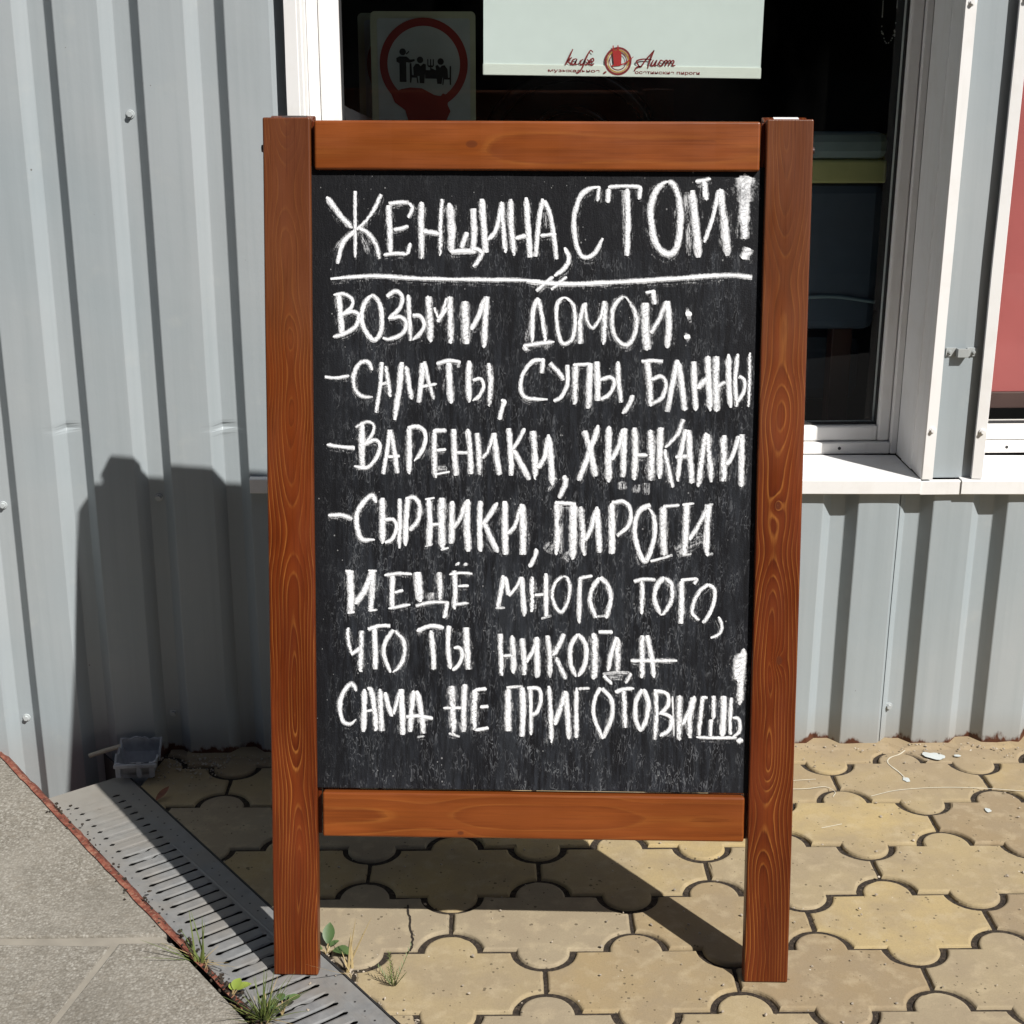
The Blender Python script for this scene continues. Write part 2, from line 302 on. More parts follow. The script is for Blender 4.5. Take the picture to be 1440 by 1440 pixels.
M = dict(sheet=m_sheet(), board=m_board(), chalk=m_chalk(), paver=m_paver(), slab=m_slab(), soil=m_soil(), galv=m_galv(),
         white=m_white(), flash=m_white('white_painted_flashing', (0.79, 0.785, 0.78)), glass=m_glass(), redlip=m_redlip(),
         screw=plain('grey_painted_screw', (0.42, 0.45, 0.46), 0.4), zinc=plain('zinc_bracket', (0.34, 0.36, 0.36), 0.5),
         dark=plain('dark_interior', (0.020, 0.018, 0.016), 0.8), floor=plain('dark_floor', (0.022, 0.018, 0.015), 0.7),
         bolt=plain('dark_bolt', (0.03, 0.012, 0.010), 0.4, 0.3), gasket=plain('black_gasket', (0.02, 0.02, 0.021), 0.6),
         blind=plain('pale_blind_fabric', (0.64, 0.70, 0.69), 0.85, 0, 0.03, 40, 0.0), rail=plain('blind_bottom_rail', (0.66, 0.69, 0.64), 0.7, 0, 0.03, 40, 0.0),
         redblind=plain('red_blind_fabric', (0.40, 0.098, 0.096), 0.85, 0, 0.06, 12, 0.0), brown=plain('brown_bar', (0.07, 0.035, 0.03), 0.6),
         print_red=plain('dark_red_print', (0.22, 0.018, 0.020), 0.7), print_yel=plain('ochre_print', (0.60, 0.30, 0.05), 0.7),
         print_scarlet=plain('scarlet_print', (0.40, 0.020, 0.020), 0.7), print_black=plain('black_print', (0.012, 0.013, 0.015), 0.7),
         card=plain('sign_card_face', (0.38, 0.44, 0.45), 0.6), cardrim=plain('sign_card_rim', (0.40, 0.44, 0.32), 0.5),
         cardred=plain('sign_red', (0.23, 0.018, 0.014), 0.6), napkin=plain('paper_napkin', (0.7, 0.72, 0.74), 0.9),
         table=plain('dark_table_wood', (0.045, 0.013, 0.008), 0.45), bead=plain('bead_chain', (0.45, 0.45, 0.42), 0.5),
         asphalt=plain('asphalt', (0.05, 0.05, 0.05), 0.9, 0, 0.3, 160, 0.6), kerb=plain('kerb_concrete', (0.24, 0.225, 0.20), 0.9, 0, 0.2, 90, 0.5),
         pipe=plain('grey_plastic', (0.34, 0.345, 0.365), 0.6, 0, 0.35, 50, 0.5), stick=plain('pale_stick', (0.48, 0.43, 0.34), 0.8),
         paint=plain('pale_paint_spill', (0.48, 0.51, 0.50), 0.6), cream=plain('cream_paint_drip', (0.50, 0.46, 0.37), 0.6),
         crack=plain('crack_shadow_soil', (0.02, 0.014, 0.009), 0.95), stone=plain('pebble', (0.34, 0.29, 0.23), 0.85, 0, 0.5, 120, 0.4),
         deadleaf=plain('dead_leaf', (0.20, 0.065, 0.030), 0.7, 0, 0.4, 80),
         grass=m_leaf('grass_blade', (0.045, 0.085, 0.018), (0.15, 0.17, 0.045)), leaf=m_leaf('weed_leaf', (0.038, 0.078, 0.024), (0.085, 0.135, 0.045)),
         ylw=m_leaf('yellow_green_leaf', (0.15, 0.21, 0.03), (0.22, 0.27, 0.045)), straw=m_leaf('dry_straw', (0.30, 0.22, 0.10), (0.42, 0.33, 0.17)),
         refl_navy=plain('reflected_navy', (0.05, 0.075, 0.11), 0.7), refl_steel=plain('reflected_steel_blue', (0.16, 0.235, 0.27), 0.6), refl_olive=plain('reflected_olive_yellow', (0.47, 0.48, 0.20), 0.6),  # colours of the imitated reflection, worn by the added bench shape
         gloss=plain('glossy_reflection_chair', (0.02, 0.016, 0.012), 0.12, 0, 0.2, 20, 0.0), mortar=plain('pale_mortar', (0.245, 0.222, 0.185), 0.92, 0, 0.22, 24, 0.4),
         van=None)
k = NT('navy_car_paint'); M['van'] = k.set(Base_Color=k.mix(k.noise(k.geo(), 3, 2), (0.010, 0.014, 0.024), (0.014, 0.020, 0.032)), Roughness=0.18, Coat_Weight=0.6)
M['vanglass'] = plain('dark_vehicle_glass', (0.006, 0.007, 0.008), 0.05); M['tyre'] = plain('tyre_rubber', (0.015, 0.015, 0.015), 0.8)
M['rim'] = plain('wheel_steel', (0.25, 0.25, 0.26), 0.35, 0.7); M['stripe'] = plain('yellow_reflective_stripe', (0.55, 0.50, 0.10), 0.5)
M['lamp'] = plain('red_lamp_lens', (0.25, 0.01, 0.01), 0.2)
WOOD = dict(
    left=m_wood('varnished_pine_left_post', 0.034, 0.006, 0.085, 4.2, 1.3, 235, fade=0.86),
    right=m_wood('varnished_pine_right_post', 0.026, 0.008, 0.085, 4.6, 7.9, 225, knots=((0.036, 0.455, 0.0042), (0.028, 0.665, 0.004)), fade=0.90),
    top=m_wood('varnished_pine_top_rail', 0.028, 0.030, 0.05, 3.0, 4.4, 60, dark=(0.112, 0.0250, 0.0044), mid=(0.162, 0.0405, 0.0070), lines=0.38, knots=((0.033, 0.205, 0.0052),)),
    bottom=m_wood('varnished_pine_bottom_rail', 0.030, 0.012, 0.06, 4.2, 2.2, 90, dark=(0.112, 0.0250, 0.0044), mid=(0.162, 0.0405, 0.0070), lines=0.45, knots=((0.008, 0.19, 0.003),)),
    rear=m_wood('varnished_pine_rear_frame', 0.03, 0.01, 0.06, 4.0, 5.1, 130))

# ---------------------------------------------------------------- object helpers
def tri(bm, faces, **kw):
    bm.normal_update(); bmesh.ops.triangulate(bm, faces=[f for f in faces if f.is_valid], **kw)
def link(name, me, mat=None, parent=None):
    o = bpy.data.objects.new(name, me); COL.objects.link(o)
    if mat is not None:
        for m in (mat if isinstance(mat, (list, tuple)) else [mat]): me.materials.append(m)
    if parent is not None: o.parent = parent
    return o
def bm_obj(name, bm, mat=None, parent=None, smooth=False, recalc=True):
    if recalc: bmesh.ops.recalc_face_normals(bm, faces=bm.faces)
    me = bpy.data.meshes.new(name); bm.to_mesh(me); bm.free()
    if smooth:
        for p in me.polygons: p.use_smooth = True
    return link(name, me, mat, parent)
def thing(name, label, cat, loc=(0, 0, 0), rotz=0.0, group=None):
    o = bpy.data.objects.new(name, None); COL.objects.link(o); o.empty_display_size = 0.1
    o.location = loc; o.rotation_euler = (0, 0, rotz); o['label'] = label; o['category'] = cat
    if group: o['group'] = group
    return o
def tag(o, label, cat, group=None):
    o['label'] = label; o['category'] = cat
    if group: o['group'] = group
    return o
def struct(o): o['kind'] = 'structure'; return o
def box(bm, x0, x1, y0, y1, z0, z1, bev=0.0, seg=2):
    vs = [bm.verts.new((x, y, z)) for x in (x0, x1) for y in (y0, y1) for z in (z0, z1)]
    f = [(0, 1, 3, 2), (4, 6, 7, 5), (0, 4, 5, 1), (2, 3, 7, 6), (0, 2, 6, 4), (1, 5, 7, 3)]
    fs = [bm.faces.new([vs[i] for i in q]) for q in f]
    if bev:
        es = {e for q in fs for e in q.edges}
        bmesh.ops.bevel(bm, geom=list(es), offset=bev, segments=seg, profile=0.5, affect='EDGES')
def box_obj(name, dims, mat, parent=None, bev=0.0):
    bm = bmesh.new(); box(bm, *dims, bev=bev); return bm_obj(name, bm, mat, parent)
def cyl(bm, c, axis, r0, r1, h, seg=20, cap=True):
    axis = Vector(axis).normalized(); a = axis.orthogonal().normalized(); b = axis.cross(a); c = Vector(c)
    A = [bm.verts.new(c + (a*math.cos(t) + b*math.sin(t))*r0) for t in [2*math.pi*i/seg for i in range(seg)]]
    B = [bm.verts.new(c + axis*h + (a*math.cos(t) + b*math.sin(t))*r1) for t in [2*math.pi*i/seg for i in range(seg)]]
    for i in range(seg):
        j = (i+1) % seg; bm.faces.new((A[i], A[j], B[j], B[i]))
    if cap: bm.faces.new(A[::-1]); bm.faces.new(B)
def tube(bm, pts, r, seg=8, taper=None):
    pts = [Vector(p) for p in pts]; rings = []
    for i, p in enumerate(pts):
        d = (pts[min(i+1, len(pts)-1)] - pts[max(i-1, 0)]).normalized()
        a = d.cross(Vector((0.13, 0.31, 0.94))).normalized(); b = d.cross(a)
        rr = r if taper is None else r*(1 + (taper-1)*i/(len(pts)-1))
        rings.append([bm.verts.new(p + (a*math.cos(t)+b*math.sin(t))*rr) for t in [2*math.pi*q/seg for q in range(seg)]])
    for R0, R1 in zip(rings, rings[1:]):
        for q in range(seg): bm.faces.new((R0[q], R0[(q+1) % seg], R1[(q+1) % seg], R1[q]))
    bm.faces.new(rings[0][::-1]); bm.faces.new(rings[-1])
def prism_xz(bm, pts, y0, y1):
    A = [bm.verts.new((x, y0, z)) for x, z in pts]; B = [bm.verts.new((x, y1, z)) for x, z in pts]
    bm.faces.new(A); bm.faces.new(B[::-1])
    for i in range(len(pts)): j = (i+1) % len(pts); bm.faces.new((A[j], A[i], B[i], B[j]))
def catmull(pts, step):
    P = [Vector(p) for p in pts]
    if len(P) == 2:
        n = max(2, int((P[1]-P[0]).length/step)); return [P[0].lerp(P[1], i/n) for i in range(n+1)]
    closed = (P[0]-P[-1]).length < 1e-6
    out = []
    for i in range(len(P)-1):
        p1, p2 = P[i], P[i+1]
        p0 = P[i-1] if i else (P[-2] if closed else p1*2-p2)
        p3 = P[i+2] if i+2 < len(P) else (P[1] if closed else p2*2-p1)
        n = max(2, int((p2-p1).length/step))
        for q in range(n):
            t = q/n
            out.append(0.5*((2*p1)+(p2-p0)*t+(2*p0-5*p1+4*p2-p3)*t*t+(3*p1-p0-3*p2+p3)*t**3))
    out.append(P[-1]); return out
CHALK = {
 1: "36 410 5326 494 5214 577 5128;21 597 5368 595 5143 594 4939;26 767 5348 723 5256 660 5169 603 5118;28 592 5113 513 5031 476 4897;30 618 5133 680 5093 732 5021 753 4929;-28 618 5103 659 5031 680 4960;-28 571 5102 493 5030 450 4958;36 816 5277 822 5124 828 4971;28 816 5287 899 5296 951 5293;26 951 5293 972 5257 946 5196;26 847 5119 899 5127 946 5145;26 784 4955 857 4966 940 4961;26 940 4961 959 5033;38 1032 5298 1029 5105 1034 4931;32 1045 5110 1148 5095;28 1167 5319 1157 5157 1155 4952;49 1216 5294 1231 5126 1223 4983;34 1223 4978 1315 4984 1388 4979;32 1330 5106 1294 5004;38 1371 5259 1377 5107 1369 4984;32 1377 5004 1429 4974 1398 4912 1372 4881;41 1428 5321 1439 5158 1455 4974;28 1470 5056 1522 5128 1557 5291;34 1557 5301 1569 5128 1585 4975;38 1614 5321 1620 5159 1642 4955;28 1652 5067 1719 5088;36 1717 5332 1729 5159 1746 4945;30 1827 5324 1801 5183 1781 4950;30 1838 5313 1883 5184 1919 4934;23 1813 5086 1917 5099;-34 1839 5237 1856 5129;30 1973 5011 2001 4935 1964 4869 1903 4825;30 2199 5401 2133 5390 2068 5336 2031 5206 2038 5076 2073 4968 2117 4946 2172 4979 2220 5072;27 2193 5401 2184 5309;25 2253 5401 2374 5407 2467 5402;30 2254 5390 2249 5299;27 2461 5402 2454 5321;36 2374 5391 2383 5186 2381 4959;-23 2350 5380 2361 5186 2370 4980;41 2646 5435 2581 5402 2534 5295 2537 5165 2572 5036 2639 4971 2699 5004 2724 5134 2720 5285 2691 5392 2646 5435;48 2795 5382 2820 5210 2848 4950;-34 2762 5371 2777 5188 2787 4961;27 2884 5048 2935 5210 2970 5383;48 2980 5388 3006 5211 3040 4962;27 2821 5436 2875 5447 2919 5458;41 2875 5441 2889 5323;109 3138 5469 3138 5405;91 3140 5426 3141 5298;68 3140 5330 3142 5179;50 3141 5201 3149 5071;61 3146 4941 3175 5012",
 2: "28 428 4799 700 4818 982 4805 1253 4800 1565 4798 1815 4796;32 1721 4789 1998 4773 2384 4792 2714 4814 3043 4837 3202 4824;23 1986 4820 1931 4776 1888 4738;23 1898 4820 1843 4776 1788 4726",
 3: "38 480 4704 494 4569 504 4434;24 448 4693 521 4699 573 4663 563 4611 499 4559;28 499 4564 573 4585 615 4560 593 4487 519 4440 446 4418;30 699 4689 647 4622 635 4529 666 4446 719 4399 761 4457 767 4571 746 4654 699 4689;28 804 4685 856 4721 903 4686 887 4613 814 4540;28 814 4540 898 4551 929 4499 897 4437 813 4405 777 4415;30 945 4696 950 4551 960 4396;26 971 4562 1023 4557 1049 4500 1023 4448 971 4401;45 1076 4687 1086 4542 1091 4391;24 1117 4615 1149 4553 1201 4677;26 1138 4521 1201 4615;38 1217 4687 1222 4532 1227 4382;53 1321 4657 1321 4523 1327 4377;32 1358 4471 1410 4565 1446 4679;38 1462 4689 1452 4513 1447 4357;30 1800 4684 1767 4585 1763 4387;-27 1789 4673 1757 4530 1724 4398;32 1805 4673 1829 4552 1852 4398;30 1708 4368 1780 4379 1908 4397;27 1708 4370 1725 4337;-23 1908 4399 1847 4349;27 1977 4685 1927 4641 1923 4531 1941 4432 1969 4383 2024 4411 2045 4510 2033 4631 1977 4685;34 2078 4543 2082 4383;27 2078 4543 2104 4647;25 2110 4653 2122 4543 2162 4489 2211 4555 2237 4654;39 2237 4665 2239 4522 2237 4379;32 2363 4693 2298 4621 2289 4511 2323 4413 2390 4380 2439 4446 2448 4556 2414 4644 2363 4693;50 2507 4655 2510 4502 2524 4348;32 2544 4458 2598 4546 2645 4667;39 2650 4667 2664 4514 2656 4360;23 2506 4719 2572 4732;34 2556 4727 2568 4645;61 2779 4580 2806 4586;52 2771 4432 2799 4438",
 4: "21 386 4152 465 4148 549 4163;28 702 4201 676 4253 623 4247 581 4174 585 4080 633 4028 706 4023;26 767 4254 754 4091 727 3918;28 792 4228 807 4134 822 4024;19 759 4107 823 4123;38 899 4255 881 4071 848 3871;34 928 4229 944 4124 965 4009;34 1039 4250 1028 4125 1012 3988;26 1049 4261 1075 4136 1112 4010;19 1033 4093 1133 4115;26 1133 4246 1212 4267 1291 4257;41 1212 4252 1217 4126 1228 3985;19 1138 4241 1154 4209;19 1280 4257 1275 4221;38 1348 4268 1343 4127 1349 3991;24 1370 4138 1422 4149 1443 4097 1412 4033 1370 4002;38 1479 4253 1490 4118 1481 3966;30 1586 4003 1565 3940 1550 3877;24 1559 4008 1596 3998;27 1831 4277 1770 4265 1720 4210 1691 4143 1694 4065 1727 4026 1794 4016 1872 4016;27 1837 4288 1829 4188;32 1881 4255 1937 4200 1977 4145;27 1998 4245 2000 4123 1961 4034 1912 4005;39 2054 4245 2050 4112 2051 3984;23 2037 4245 2154 4251;39 2148 4257 2144 4102 2141 3957;39 2192 4268 2199 4146 2201 4008;27 2216 4147 2283 4164 2311 4125 2273 4047 2218 4019;32 2331 4269 2338 4147 2357 3998;32 2435 4048 2408 3981 2370 3925;25 2486 4270 2558 4276 2630 4271;41 2525 4271 2544 4127 2553 3977;27 2555 4149 2616 4172 2650 4128 2629 4039 2563 3988;36 2724 4283 2694 4128 2665 3939;39 2730 4272 2755 4128 2781 3951;39 2835 4273 2838 4129 2853 3951;41 2861 4096 2915 4163;41 2923 4306 2933 4130 2948 3947;43 2978 4307 2982 4130 2992 3947;27 2994 4108 3043 4142;36 3061 4324 3065 4153 3081 3970;30 3119 4324 3108 4153 3122 3976;25 3132 4178 3168 4151 3166 4076 3127 4009;23 3199 4334 3201 4154 3199 3976",
 5: "26 397 3701 493 3688 583 3682;38 632 3851 631 3698 635 3539;24 589 3819 663 3857 711 3836 700 3773 641 3703;26 641 3703 716 3736 752 3699 726 3614 662 3550 577 3560;28 816 3805 800 3668 773 3508;32 822 3805 848 3668 868 3514;19 805 3625 885 3631;36 948 3817 948 3669 948 3510;28 938 3817 1001 3828 1049 3796 1054 3723 1022 3648 980 3595;38 1117 3808 1115 3660 1123 3485;28 1117 3802 1197 3803;19 1133 3670 1197 3679;21 1118 3509 1218 3528;-32 1139 3548 1202 3554;38 1244 3814 1250 3661 1261 3502;21 1266 3656 1340 3656;38 1339 3815 1355 3672 1361 3513;38 1402 3789 1414 3651 1419 3508;26 1435 3620 1477 3673 1508 3779;36 1513 3790 1530 3652 1552 3510;36 1613 3822 1625 3664 1631 3505;26 1718 3823 1677 3738 1630 3669;36 1646 3675 1688 3601 1753 3479;41 1774 3805 1786 3659 1793 3479;32 1810 3558 1854 3637 1875 3772;39 1875 3783 1893 3638 1906 3446;-27 1934 3492 1878 3401;36 1981 3509 1996 3458 1952 3356;34 2209 3848 2161 3696 2080 3476;41 2115 3808 2155 3685 2197 3505;43 2276 3837 2279 3652 2282 3466;30 2302 3619 2345 3709 2371 3821;41 2382 3827 2379 3664 2376 3501;41 2449 3833 2458 3665 2452 3485;27 2458 3651 2536 3649;48 2555 3817 2564 3655 2562 3480;41 2622 3834 2620 3666 2623 3492;30 2771 3891 2734 3790 2652 3700;34 2653 3689 2677 3566 2708 3436;32 2789 3824 2759 3667 2741 3476;41 2806 3819 2821 3645 2836 3466;27 2726 3639 2804 3645;39 2923 3803 2899 3635 2881 3444;41 2935 3792 2949 3647 2970 3473;45 3041 3787 3044 3636 3048 3479;30 3068 3591 3105 3659 3141 3782;39 3163 3794 3162 3626 3166 3446;-50 2467 3451 2468 3395;-41 2537 3463 2535 3384;-45 2377 3473 2372 3416",
 6: "30 404 3225 489 3228 564 3202;34 724 3316 698 3364 639 3315 596 3240 595 3143 627 3068 712 3064;41 767 3348 766 3188 766 3037;26 782 3198 841 3199 862 3146 830 3070 782 3043;30 884 3344 883 3189 878 3006;36 937 3350 926 3189 920 3023;32 926 3344 979 3350 1017 3297 1006 3201 952 3130;38 1080 3340 1086 3191 1080 3024;24 1091 3169 1160 3175;49 1165 3352 1165 3191 1171 3009;15 1054 3340 1118 3351;15 1054 3019 1107 3041;15 1160 2998 1214 3015;38 1234 3331 1235 3192 1229 3042;32 1245 3149 1288 3214 1330 3332;43 1340 3343 1336 3172 1347 2989;36 1425 3333 1421 3172 1427 2990;32 1537 3323 1489 3237 1442 3173;36 1458 3173 1495 3087 1544 2986;41 1590 3334 1591 3153 1597 2970;30 1612 3110 1660 3175 1701 3314;47 1706 3314 1713 3154 1714 2971;28 1799 3015 1799 2972 1758 2886;39 1935 3333 1943 3152 1939 2975;-32 1964 3311 1965 3152 1967 2981;25 1935 3324 2065 3318;50 2048 3312 2050 3130 2047 2942;41 2099 3301 2112 3131 2125 2971;30 2130 3074 2168 3154 2200 3290;41 2205 3302 2219 3132 2227 2989;43 2306 3325 2309 3155 2311 2984;27 2306 3328 2385 3337 2430 3281 2421 3179 2343 3104;32 2564 3316 2498 3282 2465 3202 2467 3089 2503 2975 2538 2935 2575 3021 2596 3135 2583 3249 2542 3305;45 2649 3306 2652 3159 2661 2977;25 2649 3306 2755 3316;18 2571 2936 2639 2954 2717 2979;41 2805 3319 2803 3160 2796 2978;18 2777 3318 2856 3330;30 2827 3081 2881 3172 2951 3309;41 2951 3320 2943 3161 2948 2979;18 2923 3314 2985 3326;20 2948 2979 2992 2991;18 2784 2978 2846 2990;-68 2739 3000 2839 3047 2928 3104;-57 1871 2992 1916 3049;-57 1995 2981 2041 2936",
 7: "47 545 2852 550 2711 549 2564;19 513 2849 572 2844;41 581 2624 646 2723 695 2853;38 701 2853 695 2712 683 2582;15 668 2853 727 2851;15 667 2576 731 2584;15 527 2560 576 2568;34 834 2817 828 2692 828 2600;24 781 2822 872 2835 963 2832;21 845 2703 904 2720;24 807 2594 893 2611 952 2623;51 1000 2845 1011 2726 1021 2640;26 989 2612 1086 2638 1214 2642;-53 1096 2706 1096 2651;38 1150 2847 1155 2728 1155 2652;30 1203 2642 1193 2576 1182 2533;34 1251 2859 1257 2729 1252 2593;21 1219 2831 1299 2843 1374 2838;21 1278 2751 1347 2757;24 1246 2626 1348 2638;36 1267 2911 1276 2897;38 1326 2913 1329 2892;32 1582 2830 1567 2721 1546 2607;17 1530 2604 1594 2608;30 1593 2819 1620 2695;21 1620 2690 1673 2755 1699 2820;36 1705 2820 1716 2691 1728 2550;34 1776 2822 1777 2696 1778 2581;20 1794 2696 1862 2703;32 1870 2846 1871 2697 1875 2553;18 1841 2535 1909 2559;27 1980 2824 1930 2778 1913 2697 1937 2617 1977 2583 2016 2652 2032 2745 2014 2813 1980 2824;32 2099 2814 2095 2665 2097 2509;23 2093 2814 2184 2832;32 2229 2821 2185 2746 2169 2654 2210 2545;32 2235 2821 2286 2770 2310 2679 2278 2546;16 2216 2554 2278 2561;25 2461 2795 2528 2813 2607 2810;32 2517 2801 2519 2681 2516 2577;32 2663 2831 2614 2762 2604 2670 2646 2567;32 2669 2826 2715 2775 2717 2671 2674 2590 2646 2567;36 2782 2804 2785 2661 2783 2511;20 2777 2810 2844 2816 2889 2822;23 2889 2822 2867 2782;27 2963 2783 2902 2731 2865 2650 2861 2581 2907 2535;27 2963 2783 3004 2743 3000 2651 2963 2559 2930 2518;23 3036 2560 3060 2502 3045 2445 2989 2415",
 8: "30 529 2460 531 2362 552 2285;28 547 2274 617 2319;36 623 2439 617 2297 611 2154;26 666 2449 742 2473 817 2474;36 709 2457 714 2320 713 2172;28 838 2447 784 2365 773 2277 816 2151;30 849 2442 908 2366 902 2235 837 2151;30 1000 2441 1085 2475 1182 2467;36 1091 2445 1107 2325 1112 2177;32 1214 2479 1209 2337 1225 2183;26 1247 2326 1290 2327 1306 2272 1279 2206 1242 2173;41 1332 2469 1338 2327 1349 2179;34 1563 2428 1569 2286 1575 2138;21 1585 2275 1644 2281;41 1643 2418 1653 2287 1656 2156;36 1713 2397 1725 2277 1731 2145;28 1741 2233 1784 2310 1820 2409;39 1808 2408 1815 2268 1816 2129;34 1882 2420 1901 2269 1902 2130;34 1996 2433 1957 2340 1923 2281;32 1940 2270 1975 2200 2010 2119;32 2087 2434 2042 2341 2043 2224 2079 2137;32 2092 2434 2144 2353 2140 2226 2096 2138;48 2200 2435 2208 2284 2204 2127;25 2228 2447 2325 2448;30 2354 2414 2316 2297 2300 2181;41 2360 2402 2361 2286 2363 2176;20 2261 2159 2358 2168 2454 2169;23 2267 2146 2325 2088;23 2454 2165 2416 2095;-39 2301 2134 2404 2136;39 2524 2427 2526 2300 2529 2137;34 2558 2428 2589 2289 2608 2138;32 2447 2252 2595 2254 2760 2256;68 3201 2307 3177 2238 3179 2121;45 3212 2342 3198 2122 3193 1958",
 9: "30 583 2022 551 2071 496 2010 468 1910 489 1810 538 1789 582 1823;36 637 2033 636 1890 630 1734;38 659 2034 686 2023 707 1891 717 1741;17 647 1879 701 1890;36 745 2035 750 1891 755 1741;30 778 2013 815 1870 831 1848;28 836 1859 880 2025;38 891 2036 896 1882 901 1716;38 972 2026 961 1883 950 1738;38 999 2027 1026 1883 1042 1728;24 923 1843 999 1850 1107 1835;15 999 1700 1053 1712;47 1236 2063 1242 1908 1248 1720;19 1177 1907 1312 1911;38 1323 2075 1318 1909 1318 1743;17 1215 1731 1291 1709;45 1393 2042 1388 1910 1388 1755;26 1398 2037 1474 2046;26 1431 1916 1485 1922;24 1399 1755 1486 1773;43 1619 2045 1620 1902 1621 1752;19 1608 2056 1721 2068;38 1716 2057 1722 1892 1718 1715;28 1770 2058 1776 1893 1778 1727;27 1748 2052 1828 2047 1841 1965 1813 1883 1767 1865;32 1897 2071 1910 1884 1918 1672;36 1939 1802 1973 1908 2011 2037;39 2011 2037 2025 1874 2038 1703;32 2085 2062 2085 1886 2090 1710;20 2097 2053 2177 2059;27 2245 2064 2206 1970 2208 1852 2267 1706;30 2257 2058 2320 1983 2328 1866 2273 1712;27 2348 2030 2405 2054 2473 2061;34 2405 2042 2413 1914 2418 1785;30 2530 2055 2492 1973 2488 1856 2524 1762;32 2542 2056 2572 1962 2562 1845 2524 1762;32 2621 2056 2630 1881 2622 1705;27 2633 2045 2702 2022 2703 1941 2647 1881;30 2659 1893 2728 1859 2718 1777 2656 1729;14 2736 2011 2745 1871 2753 1730;43 2782 2012 2785 1860 2788 1707;32 2809 1813 2847 1896 2884 2013;41 2879 2001 2859 1861 2856 1720;30 2941 2014 2932 1885 2919 1738;23 2941 2002 2975 2002;27 3015 2015 3019 1851;18 2985 1839 3019 1839;27 3002 1851 2999 1733;23 2902 1726 3027 1722 3176 1726;41 3083 2015 3087 1875 3079 1734;27 3135 2004 3132 1864 3135 1747;25 3149 1864 3190 1853 3197 1771 3153 1729;34 3182 1694 3216 1715",
}

# ================================================================ ground
FRONT_Y = 2.429                      # proud face of the corrugated sheet
GD = Vector((0.58062, -0.81418)); GP = Vector((0.81418, 0.58062)); GO = Vector((-0.65808, 2.23537))   # drain axis, its normal, first slot
def gpt(a, p): q = GO + GD*a + GP*p; return (q.x, q.y)
bm = bmesh.new()
vs = [bm.verts.new(v) for v in ((-60, -60, -0.12), (60, -60, -0.12), (60, 60, -0.12), (-60, 60, -0.12))]; bm.faces.new(vs)
struct(bm_obj('ground', bm, M['soil']))
bm = bmesh.new(); vs = [bm.verts.new(v) for v in ((-60, -60, -0.112), (60, -60, -0.112), (60, 0.43, -0.112), (-60, 0.43, -0.112))]; bm.faces.new(vs)
struct(bm_obj('road', bm, M['asphalt']))
struct(box_obj('kerb', (-30, 30, 0.43, 0.575, -0.118, 0.004), M['kerb'], bev=0.012))

# --- interlocking clover pavers
PW, PH, PR = 0.267, 0.14159, 0.0430
POX, POY, PHI = 0.380406, 1.728709, -0.020219
PD, PS = 0.0410, 0.0444           # a lobe is a little smaller than the socket it sits in
def paver_outline():
    s = PH/2 - PS; W2, H2 = PW/2, PH/2; o = []
    def arc(cx, cy, a0, a1, n):
        PR = PD if n == 16 else PS
        for i in range(n+1):
            a = math.radians(a0 + (a1-a0)*i/n); o.append((cx+PR*math.cos(a), cy+PR*math.sin(a)))
    arc(W2, H2, 270, 180, 8); arc(0, H2, 0, 180, 16); arc(-W2, H2, 0, -90, 8)
    arc(-W2, -H2, 90, 0, 8); arc(0, -H2, 180, 360, 16); arc(W2, -H2, 180, 90, 8)
    r = []                                   # break the straight runs up so that they can wear unevenly
    for (x0, y0), (x1, y1) in zip(o, o[1:]+o[:1]):
        L_ = math.hypot(x1-x0, y1-y0); r.append((x0, y0))
        if L_ > 0.03: r += [(x0+(x1-x0)*t, y0+(y1-y0)*t) for t in (0.27, 0.42, 0.58, 0.73)]
    return r
def inset(o, d):
    n = len(o); r = []
    for i in range(n):
        p0, p1, p2 = Vector(o[i-1]), Vector(o[i]), Vector(o[(i+1) % n])
        e1, e2 = (p1-p0).normalized(), (p2-p1).normalized()
        n1, n2 = Vector((-e1.y, e1.x)), Vector((-e2.y, e2.x))
        r.append(p1 + (n1+n2)/(1+max(-0.5, n1.dot(n2)))*d)
    return r
OUT = paver_outline()
